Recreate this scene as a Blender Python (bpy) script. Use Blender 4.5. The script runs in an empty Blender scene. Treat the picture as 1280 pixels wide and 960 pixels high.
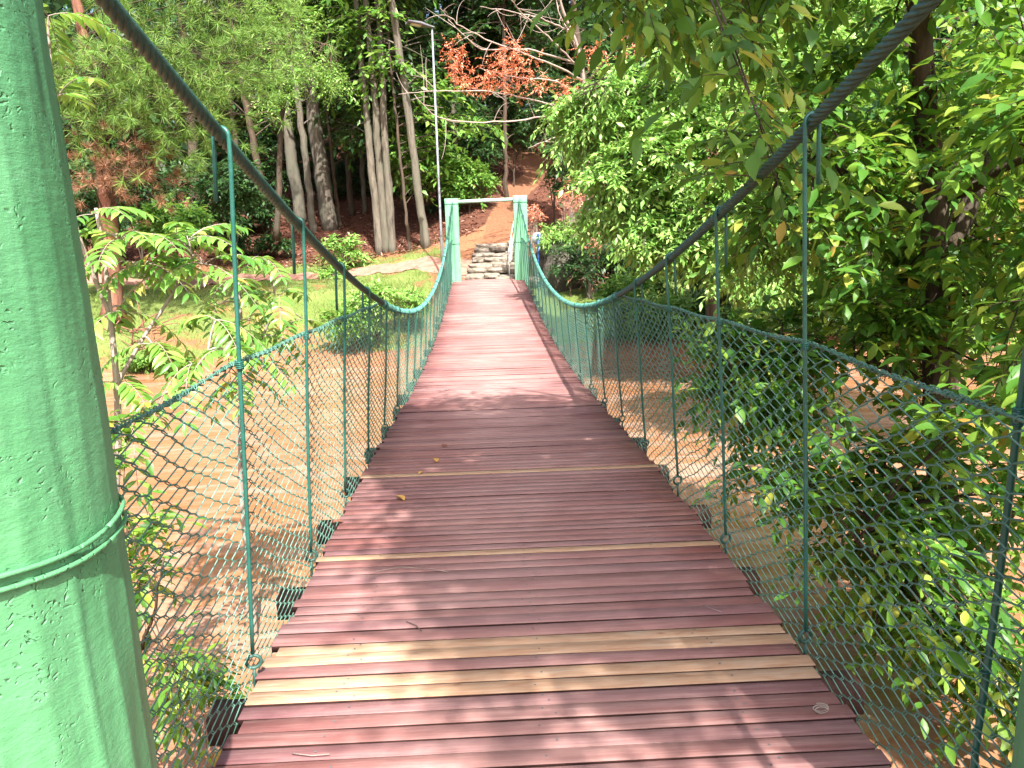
import bpy, math
import numpy as np
from mathutils import Matrix, Vector, noise as mnoise
rng = np.random.default_rng(11)
S = bpy.context.scene
COL = S.collection
PI = math.pi

# ------------------------------------------------------------------ camera
CAM = np.array([-0.123, 0.0, 0.0])
CR = np.array([0.99885913, -0.03902298, -0.02752541])
CU = np.array([0.03513308, 0.21011856, 0.97704445])
CF = np.array([0.03234359, 0.97689682, -0.21124984])
FPX = 961.0

def at(u, v, Y):
    """world point seen at photograph pixel (u, v) at forward distance Y"""
    d = (u - 640) / FPX * CR - (v - 480) / FPX * CU + CF
    return CAM + d * (Y / d[1])

cam_d = bpy.data.cameras.new('camera')
cam = bpy.data.objects.new('camera', cam_d)
COL.objects.link(cam)
cam_d.sensor_width = 36
cam_d.lens = 36 * FPX / 1280
cam_d.clip_start = 0.02
cam_d.clip_end = 3000
M = Matrix.Identity(4)
for i in range(3):
    M[i][0], M[i][1], M[i][2], M[i][3] = CR[i], CU[i], -CF[i], CAM[i]
cam.matrix_world = M
S.camera = cam

# ------------------------------------------------------------------ mesh helpers
def norm(a):
    a = np.asarray(a, float)
    return a / np.maximum(np.linalg.norm(a, axis=-1, keepdims=True), 1e-9)

class Geo:
    def __init__(self):
        self.v, self.f, self.n = [], [], 0
    def add(self, verts, *faces):
        verts = np.asarray(verts, float).reshape(-1, 3)
        for f in faces:
            f = np.asarray(f, np.int64)
            if f.size:
                self.f.append(f + self.n)
        self.v.append(verts)
        self.n += len(verts)
    def box(self, c, size, rot=None):
        x, y, z = np.asarray(size) / 2.0
        v = np.array([[-x,-y,-z],[x,-y,-z],[x,y,-z],[-x,y,-z],[-x,-y,z],[x,-y,z],[x,y,z],[-x,y,z]])
        if rot is not None:
            v = v @ np.asarray(rot).T
        self.add(v + np.asarray(c), [[0,3,2,1],[4,5,6,7],[0,1,5,4],[1,2,6,5],[2,3,7,6],[3,0,4,7]])
    def tube(self, pts, r, sides=6, cap=True):
        P = np.asarray(pts, float)
        n = len(P)
        r = np.broadcast_to(np.asarray(r, float), (n,))
        T = np.gradient(P, axis=0)
        T = norm(T)
        up = np.array([0, 0, 1.0]) if abs(T[0][2]) < .9 else np.array([1.0, 0, 0])
        N = np.zeros_like(P)
        a = up - T[0] * (up @ T[0]); a /= np.linalg.norm(a)
        for i in range(n):
            a = a - T[i] * (a @ T[i]); a /= max(np.linalg.norm(a), 1e-9)
            N[i] = a
        B = np.cross(T, N)
        th = np.arange(sides) * 2 * PI / sides
        V = P[:, None] + r[:, None, None] * (np.cos(th)[None, :, None] * N[:, None] + np.sin(th)[None, :, None] * B[:, None])
        i, j = np.meshgrid(np.arange(n - 1), np.arange(sides), indexing='ij')
        k = (j + 1) % sides
        q = np.stack([i*sides+j, i*sides+k, (i+1)*sides+k, (i+1)*sides+j], -1).reshape(-1, 4)
        V = V.reshape(-1, 3)
        if cap and sides <= 4 or not cap:
            self.add(V, q)
        else:
            V = np.vstack([V, P[0], P[-1]])
            jj = np.arange(sides)
            t0 = np.stack([(jj+1) % sides, jj, np.full(sides, n*sides)], -1)
            b = (n-1)*sides
            t1 = np.stack([b+jj, b+(jj+1) % sides, np.full(sides, n*sides+1)], -1)
            self.add(V, q, t0, t1)
    def sticks(self, A, B, r0, r1, sides=3):
        """many straight tapered sticks at once"""
        A = np.asarray(A, float).reshape(-1, 3); B = np.asarray(B, float).reshape(-1, 3)
        n = len(A)
        if n == 0: return
        T = norm(B - A)
        ref = np.where(np.abs(T[:, 2:3]) < .9, np.array([[0, 0, 1.0]]), np.array([[1.0, 0, 0]]))
        N = norm(np.cross(T, ref)); Bn = np.cross(T, N)
        th = np.arange(sides) * 2 * PI / sides
        ring = np.cos(th)[None, :, None] * N[:, None] + np.sin(th)[None, :, None] * Bn[:, None]
        r0 = np.broadcast_to(np.asarray(r0, float), (n,)); r1 = np.broadcast_to(np.asarray(r1, float), (n,))
        V = np.concatenate([A[:, None] + ring * r0[:, None, None], B[:, None] + ring * r1[:, None, None]], 1)
        j = np.arange(sides); k = (j + 1) % sides
        q = np.stack([j, k, k + sides, j + sides], -1)
        F = (np.arange(n)[:, None, None] * 2 * sides + q[None]).reshape(-1, 4)
        self.add(V, F)
    def leaves(self, P, D, N, L, W, kind='quad'):
        """P base, D direction, N normal, L length, W width"""
        P = np.asarray(P).reshape(-1, 3); n = len(P)
        if n == 0: return
        D = norm(D).reshape(-1, 3); N = np.asarray(N).reshape(-1, 3)
        Sd = norm(np.cross(D, N)); N = np.cross(Sd, D)
        L = np.broadcast_to(np.asarray(L, float), (n,))[:, None, None]
        W = np.broadcast_to(np.asarray(W, float), (n,))[:, None, None]
        t, tf = LEAF[kind]
        V = P[:, None] + L * t[None, :, 0:1] * D[:, None] + W * t[None, :, 1:2] * Sd[:, None] + L * t[None, :, 2:3] * N[:, None]
        fs = []
        for f in tf:
            fs.append((np.arange(n)[:, None, None] * len(t) + f[None]).reshape(-1, f.shape[1]))
        self.add(V, *fs)
    def mesh(self, name):
        me = bpy.data.meshes.new(name)
        V = np.vstack(self.v).astype(np.float32)
        me.vertices.add(len(V)); me.vertices.foreach_set('co', V.ravel())
        idx = np.concatenate([f.ravel() for f in self.f]).astype(np.int32)
        tot = np.concatenate([np.full(len(f), f.shape[1]) for f in self.f]).astype(np.int32)
        st = np.concatenate([[0], np.cumsum(tot)[:-1]]).astype(np.int32)
        me.loops.add(len(idx)); me.loops.foreach_set('vertex_index', idx)
        me.polygons.add(len(tot)); me.polygons.foreach_set('loop_start', st)
        me.polygons.foreach_set('loop_total', tot)
        me.update(calc_edges=True)
        me.validate()
        return me

_a = np.array
LEAF = {
 'quad': (_a([[0,0,0],[.45,.5,.06],[1,0,-.08],[.45,-.5,.06],[.45,0,-.02]]), [_a([[0,4,1],[4,2,1],[0,3,4],[4,3,2]])]),
 'flat': (_a([[0,0,0],[.45,.5,.05],[1,0,-.05],[.45,-.5,.05]]), [_a([[0,3,1],[3,2,1]])]),
 'fine': (_a([[0,0,0],[.22,.36,.05],[.5,.5,.06],[.8,.28,-.01],[1,0,-.14],[.8,-.28,-.01],[.5,-.5,.06],[.22,-.36,.05],
              [.22,0,.01],[.5,0,.0],[.8,0,-.06]]),
          [_a([[0,8,1],[3,10,4],[0,7,8],[5,4,10]]), _a([[1,8,9,2],[2,9,10,3],[8,7,6,9],[9,6,5,10]])]),
 'needle': (_a([[0,.5,0],[0,-.5,0],[1,0,0]]), [_a([[0,1,2]])]),
}

def link(name, data, mat=None, parent=None, smooth=False):
    o = bpy.data.objects.new(name, data)
    COL.objects.link(o)
    if mat is not None:
        for m in (mat if isinstance(mat, (list, tuple)) else [mat]):
            data.materials.append(m)
    if parent is not None:
        o.parent = parent
        o.matrix_parent_inverse = Matrix.Translation(-Vector(parent.location))
    if smooth:
        data.polygons.foreach_set('use_smooth', np.ones(len(data.polygons), bool))
    return o
def put(name, geo, mat, parent=None, smooth=False):
    return link(name, geo.mesh(name), mat, parent, smooth)
def tag(o, label=None, cat=None, group=None, kind=None):
    if label: o['label'] = label
    if cat: o['category'] = cat
    if group: o['group'] = group
    if kind: o['kind'] = kind
    return o
def thing(name, loc, label, cat, group=None):
    o = bpy.data.objects.new(name, None)
    COL.objects.link(o)
    o.location = Vector([float(x) for x in loc])
    o.empty_display_size = .2
    return tag(o, label, cat, group)

# ------------------------------------------------------------------ materials
class Nodes:
    def __init__(self, name):
        self.m = bpy.data.materials.new(name)
        self.m.use_nodes = True
        self.t = self.m.node_tree
        self.t.nodes.clear()
        self.out = self.t.nodes.new('ShaderNodeOutputMaterial')
    def n(self, kind, **kw):
        nd = self.t.nodes.new('ShaderNode' + kind)
        for k, v in kw.items():
            if k in nd.inputs: self.set(nd.inputs[k], v)
            else: setattr(nd, k, v)
        return nd
    def set(self, sock, v):
        if isinstance(v, bpy.types.NodeSocket): self.t.links.new(v, sock)
        else: sock.default_value = v
    def ramp(self, fac, stops, interp='LINEAR'):
        r = self.t.nodes.new('ShaderNodeValToRGB')
        r.color_ramp.interpolation = interp
        e = r.color_ramp.elements
        while len(e) < len(stops): e.new(.5)
        for el, (p, c) in zip(e, stops):
            el.position = p
            el.color = (*c, 1) if len(c) == 3 else c
        self.set(r.inputs[0], fac)
        return r.outputs[0]
    def mix(self, f, a, b, blend='MIX'):
        x = self.t.nodes.new('ShaderNodeMix'); x.data_type = 'RGBA'; x.blend_type = blend
        for s, v in ((x.inputs[0], f), (x.inputs[6], a), (x.inputs[7], b)):
            if isinstance(v, tuple) and len(v) == 3: v = (*v, 1)
            self.set(s, v)
        return x.outputs[2]
    def math(self, op, a, b=0.0, c=0.0):
        x = self.t.nodes.new('ShaderNodeMath'); x.operation = op
        self.set(x.inputs[0], a); self.set(x.inputs[1], b); self.set(x.inputs[2], c)
        return x.outputs[0]
    def coords(self, scale=(1, 1, 1), obj=True):
        tc = self.t.nodes.new('ShaderNodeTexCoord')
        mp = self.t.nodes.new('ShaderNodeMapping')
        mp.inputs['Scale'].default_value = scale
        self.t.links.new(tc.outputs['Object'], mp.inputs[0])
        return mp.outputs[0]
    def noise(self, vec, scale, detail=5, rough=.6, dist=0.0):
        x = self.n('TexNoise', Vector=vec, Scale=scale, Detail=detail, Roughness=rough, Distortion=dist)
        return x.outputs[0]
    def bump(self, h, strength=.4, dist=.01, nrm=None):
        b = self.n('Bump', Height=h, Strength=strength, Distance=dist)
        if nrm is not None: self.set(b.inputs['Normal'], nrm)
        return b.outputs[0]
    def principled(self, col, rough=.6, spec=.4, normal=None, metal=0.0):
        p = self.t.nodes.new('ShaderNodeBsdfPrincipled')
        if isinstance(col, tuple): col = (*col, 1)
        self.set(p.inputs['Base Color'], col)
        self.set(p.inputs['Roughness'], rough)
        self.set(p.inputs['Specular IOR Level'], spec)
        self.set(p.inputs['Metallic'], metal)
        if normal is not None: self.set(p.inputs['Normal'], normal)
        return p.outputs[0]
    def done(self, shader):
        self.t.links.new(shader, self.out.inputs[0])
        return self.m

def m_plain(name, c1, c2, scale=8, rough=.6, spec=.4, bump=.0, stretch=(1, 1, 1), metal=0.0, dist=.01):
    k = Nodes(name)
    co = k.coords(stretch)
    nz = k.noise(co, scale, 6, .62)
    col = k.ramp(nz, [(.3, c1), (.7, c2)])
    nr = k.bump(k.noise(co, scale * 3, 5, .65), bump, dist) if bump else None
    return k.done(k.principled(col, rough, spec, nr, metal))

def m_leaf(name, stops, trans=.35, rough=.42, spec=.45, tcol=None):
    k = Nodes(name)
    g = k.n('NewGeometry')
    col = k.ramp(g.outputs['Random Per Island'], stops)
    sh = k.principled(col, rough, spec)
    tc = k.mix(.5, col, tcol or (.25, .42, .03))
    tr = k.n('BsdfTranslucent', Color=tc)
    mx = k.n('MixShader')
    mx.inputs[0].default_value = trans
    k.t.links.new(sh, mx.inputs[1]); k.t.links.new(tr.outputs[0], mx.inputs[2])
    return k.done(mx.outputs[0])

def m_bark(name, c1, c2, c3, scale=6):
    k = Nodes(name)
    co = k.coords((1, 1, .18))
    n1 = k.noise(co, scale * 2.2, 7, .68)
    n2 = k.noise(k.coords((1, 1, .6)), scale * .35, 4, .55)
    col = k.mix(k.ramp(n2, [(.42, (0, 0, 0)), (.62, (1, 1, 1))]), k.ramp(n1, [(.32, c1), (.68, c2)]), c3)
    return k.done(k.principled(col, .88, .15, k.bump(n1, .8, .03)))

# painted deck boards: oxide red paint, worn to wood; grain runs across the bridge
def m_planks():
    k = Nodes('red_painted_boards')
    g = k.n('NewGeometry')
    rnd = g.outputs['Random Per Island']
    co = k.coords((1, 26, 1))
    off = k.n('VectorMath', operation='ADD')
    k.set(off.inputs[0], co)
    cmb = k.n('CombineXYZ', X=k.math('MULTIPLY', rnd, 60.0), Y=k.math('MULTIPLY', rnd, 13.0))
    k.set(off.inputs[1], cmb.outputs[0])
    gv = off.outputs[0]
    grain = k.noise(gv, 4.5, 8, .68, .3)
    wear = k.noise(k.coords((1, 1, 1)), 1.3, 6, .65)
    wear2 = k.noise(gv, 1.6, 7, .72)
    base = k.ramp(rnd, [(0, (.090, .026, .026)), (.15, (.18, .055, .048)), (.3, (.11, .034, .040)), (.45, (.21, .070, .060)), (.6, (.12, .042, .052)), (.75, (.23, .088, .076)), (.88, (.14, .058, .070)), (1, (.29, .14, .12))])
    base = k.mix(k.ramp(grain, [(.33, (.72, .72, .72)), (.6, (1, 1, 1))]), (.08, .03, .03), base)
    worn = k.mix(grain, (.34, .19, .17), (.48, .31, .28))
    sx_ = k.n('SeparateXYZ'); k.set(sx_.inputs[0], k.coords())
    walk = k.ramp(k.math('ABSOLUTE', sx_.outputs[0]), [(.12, (.40,)*3), (.8, (.08,)*3)])
    wf = k.math('MULTIPLY', k.ramp(wear, [(.40, (0, 0, 0)), (.66, (1, 1, 1))]), k.ramp(wear2, [(.36, (0, 0, 0)), (.62, (1, 1, 1))]))
    col = k.mix(k.math('ADD', k.math('MULTIPLY', wf, .62), k.math('ADD', walk, k.math('MULTIPLY', k.ramp(grain, [(.5, (0, 0, 0)), (.7, (1, 1, 1))]), .22))), base, worn)
    st = k.ramp(k.noise(k.coords((1, 1, 1)), 3.1, 5, .7), [(.60, (0, 0, 0)), (.72, (1, 1, 1))])
    col = k.mix(k.math('MULTIPLY', st, .5), col, (.10, .045, .045))
    return k.done(k.principled(col, k.ramp(wear2, [(.3, (.5,)*3), (.7, (.75,)*3)]), .35, k.bump(grain, .16, .002)))

def m_newwood():
    k = Nodes('bare_pale_wood')
    g = k.n('NewGeometry')
    rnd = g.outputs['Random Per Island']
    co = k.coords((1, 10, 1))
    grain = k.noise(co, 6, 8, .65, .8)
    kn = k.n('TexVoronoi', Vector=k.coords((1.2, 2.5, 1)), Scale=3.0)
    col = k.ramp(grain, [(.3, (.31, .165, .095)), (.5, (.41, .255, .16)), (.72, (.46, .345, .25))])
    col = k.mix(k.math('MULTIPLY', k.ramp(kn.outputs[0], [(.0, (1, 1, 1)), (.075, (0, 0, 0))]), .8), col, (.16, .06, .03))
    return k.done(k.principled(col, .65, .3, k.bump(grain, .3, .004)))

def m_concrete(name, c1, c2):
    k = Nodes(name)
    co = k.coords()
    n1 = k.noise(co, 5, 8, .6)
    fine = k.noise(co, 60, 6, .7)
    v = k.n('TexVoronoi', Vector=k.mix(.06, co, k.n('TexNoise', Vector=co, Scale=30.0).outputs[1]), Scale=78.0)
    pm = k.ramp(k.noise(co, 6.5, 5, .65), [(.50, (0, 0, 0)), (.60, (1, 1, 1))])
    pit = k.math('MULTIPLY', k.ramp(v.outputs[0], [(.10, (1, 1, 1)), (.34, (0, 0, 0))]), pm)
    h = k.math('SUBTRACT', k.math('MULTIPLY', fine, .35), pit)
    h = k.math('ADD', h, k.math('MULTIPLY', n1, 1.2))
    col = k.ramp(n1, [(.3, c1), (.7, c2)])
    col = k.mix(k.math('MULTIPLY', k.ramp(k.noise(co, 22, 5, .7), [(.58, (0, 0, 0)), (.74, (1, 1, 1))]), .35), col, (.15, .33, .20))
    drip = k.ramp(k.noise(k.coords((9, 9, .55)), 1.6, 6, .65), [(.54, (0, 0, 0)), (.70, (1, 1, 1))])
    col = k.mix(k.math('MULTIPLY', drip, .55), col, (.040, .120, .062))
    fade = k.ramp(k.noise(k.coords((1, 1, .6)), 2.4, 5, .6), [(.48, (0, 0, 0)), (.68, (1, 1, 1))])
    col = k.mix(k.math('MULTIPLY', fade, .35), col, (.14, .37, .19))
    rust = k.ramp(k.noise(co, 19, 4, .6), [(.735, (0, 0, 0)), (.76, (1, 1, 1))])
    col = k.mix(k.math('MULTIPLY', rust, .8), col, (.22, .12, .06))
    st = k.noise(k.coords((1, 1, 3.2)), 26, 7, .72)
    h = k.math('ADD', h, k.math('MULTIPLY', st, .55))
    return k.done(k.principled(col, .5, .4, k.bump(h, .75, .0055)))

def m_water():
    k = Nodes('muddy_water')
    co = k.coords((1, 1, 1))
    n0 = k.noise(k.coords((.5, 1.3, 1)), .55, 5, .55, .5)
    n1 = k.noise(k.coords((.7, 1.5, 1)), 1.7, 4, .5, .9)
    n2 = k.noise(k.coords((.8, 1.3, 1)), 6, 3, .5, .6)
    col = k.ramp(n0, [(.3, (.26, .110, .048)), (.55, (.31, .142, .070)), (.75, (.34, .18, .10))])
    foam = k.ramp(k.noise(k.coords((.6, 1.5, 1)), 1.5, 6, .62, 1.4), [(.46, (0, 0, 0)), (.66, (1, 1, 1))])
    col = k.mix(k.math('MULTIPLY', foam, .7), col, (.38, .265, .215))
    h = k.math('ADD', k.math('MULTIPLY', n1, 1.0), k.math('MULTIPLY', n2, .35))
    return k.done(k.principled(col, .09, .5, k.bump(h, .35, .08)))

def m_ground():
    k = Nodes('ground_soil')
    at_ = k.n('Attribute', attribute_name='cover')
    sep = k.n('SeparateColor'); k.set(sep.inputs[0], at_.outputs['Color'])
    gr, li, tr = sep.outputs[0], sep.outputs[1], sep.outputs[2]
    co = k.coords()
    n1 = k.noise(co, 1.4, 7, .65); n2 = k.noise(co, 14, 6, .7); n3 = k.noise(co, 60, 4, .7)
    dirt = k.ramp(n2, [(.3, (.20, .085, .042)), (.7, (.32, .155, .085))])
    litter = k.ramp(k.noise(co, 34, 4, .7), [(.32, (.045, .018, .012)), (.5, (.105, .044, .029)), (.68, (.20, .10, .07))])
    grass = k.ramp(k.mix(.5, n1, n3), [(.36, (.085, .115, .028)), (.5, (.13, .185, .045)), (.62, (.20, .22, .075))])
    trail = k.ramp(n2, [(.3, (.15, .066, .036)), (.7, (.26, .125, .07))])
    edge = k.math('SUBTRACT', k.math('MULTIPLY', n1, 1.0), .5)
    def msk(x): return k.ramp(k.math('ADD', x, k.math('MULTIPLY', edge, 1.1)), [(.42, (0, 0, 0)), (.60, (1, 1, 1))])
    col = k.mix(msk(li), dirt, litter)
    col = k.mix(msk(gr), col, grass)
    col = k.mix(msk(tr), col, trail)
    return k.done(k.principled(col, .95, .1, k.bump(k.math('ADD', n2, k.math('MULTIPLY', n3, .5)), .7, .05)))

MAT = dict(
    plank=m_planks(), newwood=m_newwood(), water=m_water(), ground=m_ground(),
    concrete=m_concrete('green_painted_concrete', (.064, .228, .096), (.104, .325, .148)),
    farpost=m_concrete('pale_green_post_paint', (.135, .35, .20), (.17, .41, .245)),
    edge=m_plain('gap_shade_sawn_edge', (.022, .010, .009), (.055, .026, .022), 14, .9, .1, .3, (1, 6, 6)),  # dark colour puts shade into the gaps between boards
    beam=m_plain('dark_wet_timber', (.030, .016, .012), (.075, .035, .026), 9, .8, .2, .6, (6, 1, 1)),
    cable=m_plain('dark_green_wire_rope', (.013, .050, .039), (.036, .105, .082), 30, .5, .5, .2),
    rod=m_plain('glossy_teal_paint', (.012, .090, .070), (.026, .135, .105), 20, .32, .5, .15),
    wire=m_plain('green_coated_wire', (.042, .135, .098), (.105, .235, .180), 14, .4, .5),
    lash=m_plain('turquoise_lashing_cord', (.065, .235, .19), (.12, .32, .26), 25, .6, .3, .4),
    pipe=m_plain('pale_green_pipe_paint', (.30, .48, .40), (.42, .58, .50), 12, .4, .5, .1),
    white=m_plain('white_rail_paint', (.68, .66, .62), (.8, .78, .74), 10, .5, .4),
    galv=m_plain('galvanised_pole', (.20, .215, .23), (.28, .30, .32), 10, .45, .5, .05, metal=.3),
    lampbody=m_plain('dark_grey_lamp_housing', (.09, .09, .095), (.15, .15, .155), 8, .5, .4),
    lens=m_plain('frosted_lamp_lens', (.55, .50, .40), (.66, .60, .5), 8, .3, .5),
    signback=m_plain('grey_sign_back', (.30, .33, .37), (.40, .43, .47), 8, .45, .5, metal=.2),
    blue=m_plain('blue_post_paint', (.012, .055, .22), (.02, .08, .30), 10, .45, .4),
    stone=m_plain('weathered_step_stone', (.11, .09, .07), (.36, .31, .25), 7, .9, .2, .9, dist=.04),
    rock=m_plain('mossy_boulder_rock', (.045, .04, .032), (.17, .15, .125), 4, .92, .15, 1.0, dist=.08),
    path=m_plain('pink_earth_path', (.25, .125, .09), (.35, .20, .15), 6, .95, .1, .4),
    bark=m_bark('mottled_grey_bark', (.055, .046, .036), (.19, .165, .13), (.115, .11, .083)),
    barkd=m_bark('dark_brown_bark', (.035, .024, .017), (.12, .082, .058), (.075, .065, .048)),
    barkp=m_bark('flaky_red_pine_bark', (.11, .045, .03), (.30, .15, .10), (.19, .095, .065)),
    barkw=m_bark('bare_pale_bark', (.24, .19, .16), (.42, .35, .30), (.34, .28, .24)),
    leaf_near=m_leaf('riverside_tree_leaves', [(0, (.038, .12, .022)), (.35, (.075, .215, .03)), (.7, (.14, .31, .04)), (.87, (.26, .42, .055)), (.97, (.40, .46, .07)), (1, (.44, .27, .06))], .5, .42, .45),
    leaf_lime=m_leaf('lime_green_leaves', [(0, (.12, .29, .05)), (.5, (.23, .44, .09)), (.85, (.34, .55, .15)), (1, (.48, .56, .22))], .36, .42, .4, (.3, .5, .05)),
    leaf_mid=m_leaf('mid_green_leaves', [(0, (.06, .17, .028)), (.6, (.14, .31, .05)), (1, (.27, .44, .10))], .42, .42, .4),
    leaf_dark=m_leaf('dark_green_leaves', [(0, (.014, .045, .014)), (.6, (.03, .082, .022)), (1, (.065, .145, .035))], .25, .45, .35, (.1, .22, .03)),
    leaf_pin=m_leaf('pinnate_sapling_leaves', [(0, (.075, .21, .035)), (.5, (.14, .32, .05)), (.85, (.22, .42, .07)), (.96, (.40, .44, .11)), (1, (.50, .32, .08))], .36, .36, .5, (.3, .48, .04)),
    needles=m_leaf('pine_needles', [(0, (.08, .18, .035)), (.55, (.15, .30, .055)), (.9, (.25, .40, .09)), (1, (.36, .38, .14))], .25, .5, .3, (.25, .36, .05)),
    needles_dead=m_leaf('dead_brown_needles', [(0, (.17, .075, .04)), (.6, (.32, .17, .10)), (1, (.46, .29, .19))], .2, .8, .1, (.3, .15, .08)),
    orange=m_leaf('orange_dry_leaves', [(0, (.60, .17, .08)), (.5, (.84, .30, .16)), (1, (.86, .46, .32))], .3, .6, .2, (.6, .16, .05)),
    litter=m_leaf('brown_leaf_litter', [(0, (.07, .024, .016)), (.4, (.15, .055, .035)), (.75, (.26, .12, .08)), (1, (.44, .28, .21))], .1, .8, .1, (.3, .12, .06)),
    grass=m_leaf('lawn_grass_blades', [(0, (.08, .13, .028)), (.5, (.14, .21, .045)), (1, (.27, .29, .10))], .3, .5, .3, (.3, .4, .06)),
    yleaf=m_leaf('yellow_dead_leaf', [(0, (.62, .30, .05)), (1, (.72, .46, .14))], .2, .6, .2, (.5, .3, .05)),
)

# ------------------------------------------------------------------ light
SUN = norm(np.array([.13, -.60, .79]))
w = bpy.data.worlds.new('World'); S.world = w; w.use_nodes = True
nt = w.node_tree; nt.nodes.clear()
wo = nt.nodes.new('ShaderNodeOutputWorld'); bg = nt.nodes.new('ShaderNodeBackground'); sk = nt.nodes.new('ShaderNodeTexSky')
sk.sky_type = 'NISHITA'; sk.sun_disc = False
sk.sun_elevation = math.asin(SUN[2]); sk.sun_rotation = math.atan2(SUN[0], SUN[1])
sk.air_density = .7; sk.dust_density = 5.0; sk.ozone_density = .4
bg.inputs[1].default_value = .135
nt.links.new(sk.outputs[0], bg.inputs[0]); nt.links.new(bg.outputs[0], wo.inputs[0])
sl = bpy.data.lights.new('sun', 'SUN'); so = bpy.data.objects.new('sun', sl); COL.objects.link(so)
sl.energy = 4.9; sl.angle = math.radians(.55); sl.color = (1, .96, .90)
so.rotation_euler = Vector(SUN).to_track_quat('Z', 'Y').to_euler()
so.location = (0, 0, 30)
S.view_settings.view_transform = 'Standard'; S.view_settings.look = 'None'
S.view_settings.gamma = 1; S.view_settings.use_curve_mapping = False
S.view_settings.exposure = 1.58
S.render.engine = 'CYCLES'
cy = S.cycles
cy.use_denoising = True
cy.max_bounces = 7; cy.diffuse_bounces = 4; cy.glossy_bounces = 2; cy.transmission_bounces = 3; cy.transparent_max_bounces = 6
cy.sample_clamp_indirect = 6
cy.caustics_reflective = False; cy.caustics_refractive = False

# ------------------------------------------------------------------ terrain
WATER = -3.05
def smooth(x): x = np.clip(x, 0, 1); return x * x * (3 - 2 * x)
FZ = ([15.0, 16.3, 16.6, 18, 20.2, 23.3, 25, 27, 30, 35, 45, 60, 80, 150, 600], [-3.9, -3.2, -2.85, -2.45, -1.80, -1.62, -1.38, -.85, 0.0, 1.6, 4.2, 7.5, 10.0, 13, 14])
def wob(x, y, s, seed):
    return (np.sin(x*s*1.3+seed) * np.cos(y*s*.9+seed*2.1) + .5*np.sin(x*s*2.9+y*s*2.1+seed*3.3))
def ground_z(x, y):
    x = np.asarray(x, float); y = np.asarray(y, float)
    yy = y + .35 * wob(x, 0 * y, .55, 1.2) * smooth((24 - y) / 6)
    far = np.interp(yy, *FZ)
    far = far + .12 * wob(x, y, .45, .4) * smooth((y - 17) / 6)
    # the slope behind the portal with the steps
    far = far + .95 * np.exp(-((x - .2) / 2.6) ** 2) * smooth((y - 20.8) / 4.5) * smooth((48 - y) / 20) 
    far = far + 1.1 * smooth((x - 1.5) / 6) * smooth((y - 21) / 8)
    shore = 1.9 + 1.9 * smooth((-x - 2.0) / 1.2) + 2.6 * smooth((x - 1.9) / 1.3) + .25 * wob(x, 0 * y, 1.1, 4)
    near = -1.58 + 0 * x
    near = np.where(y > shore - 1.6, -1.58 - smooth((y - shore + 1.6) / 2.2) * 2.4, near)
    z = np.where(y < 9, near, far)
    z = np.where((y >= 7.) & (y < 15.0), -3.95, z)
    return z
def march(u, v, y0=14.5, y1=90):
    for Y in np.arange(y0, y1, .05):
        p = at(u, v, Y)
        if p[2] < ground_z(p[0], p[1]): return p
    return at(u, v, y1)

xs = np.unique(np.concatenate([np.linspace(-400, -30, 12), np.linspace(-30, -10, 24), np.arange(-10, 10.01, .22), np.linspace(10, 30, 24), np.linspace(30, 400, 12)]))
ys = np.unique(np.concatenate([np.linspace(-300, -10, 8), np.linspace(-10, 1, 14), np.arange(1, 8, .25), np.arange(8, 15.5, 1.2), np.arange(15.4, 19, .14), np.arange(19, 34, .25), np.linspace(34, 60, 40), np.linspace(60, 700, 16)]))
GX, GY = np.meshgrid(xs, ys)
GZ = ground_z(GX, GY)
fine = (np.abs(GX) < 12) & (GY > 16) & (GY < 60)
GZ = GZ + np.where(fine, .03 * wob(GX, GY, 3.1, 2.0) + .02 * wob(GX, GY, 7.3, .7), 0)
g = Geo()
nx, ny = len(xs), len(ys)
i, j = np.meshgrid(np.arange(ny - 1), np.arange(nx - 1), indexing='ij')
g.add(np.stack([GX, GY, GZ], -1), np.stack([i*nx+j, i*nx+j+1, (i+1)*nx+j+1, (i+1)*nx+j], -1).reshape(-1, 4))
ground = put('ground', g, MAT['ground'], smooth=True)
tag(ground, 'red earth river banks with lawn and leaf strewn slope', kind='structure')
TRAIL = np.array([[.1, 21.0], [.2, 23.5], [.5, 26], [1.0, 29], [1.7, 32], [2.4, 35.5], [2.2, 40], [.5, 44], [-2, 48]])
def dist_poly(x, y, P):
    d = np.full(np.shape(x), 1e9)
    for a, b in zip(P[:-1], P[1:]):
        ab = b - a
        t = np.clip(((x - a[0]) * ab[0] + (y - a[1]) * ab[1]) / (ab @ ab), 0, 1)
        d = np.minimum(d, np.hypot(x - a[0] - t * ab[0], y - a[1] - t * ab[1]))
    return d
lawn = smooth((GY - 16.5) / .4) * smooth((26.0 + .35 * np.sin(GX) - GY) / 1.2) * smooth((-GX - .9) / .8)
lawn = lawn * np.clip(.62 + .5 * wob(GX, GY, .8, 5.0) + .25 * wob(GX, GY, 2.1, 1.0), .55, 1)
lawn2 = .8 * smooth((GY - 16.6) / .6) * smooth((24.5 - GY) / 2.0) * smooth((GX - .8) / .5)
litter = smooth((GY - 24.8) / 1.2)
trail = 1 - smooth((dist_poly(GX, GY, TRAIL) - .12) / .6)
trail = np.maximum(trail, .62 * smooth((GY - 34) / 4) * (GX > 1.0) * (GX < 9))
cov = np.stack([np.maximum(lawn, lawn2), litter * (1 - trail), trail, np.ones_like(lawn)], -1).reshape(-1, 4)
ca = ground.data.color_attributes.new('cover', 'FLOAT_COLOR', 'POINT')
ca.data.foreach_set('color', cov.astype(np.float32).ravel())

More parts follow.
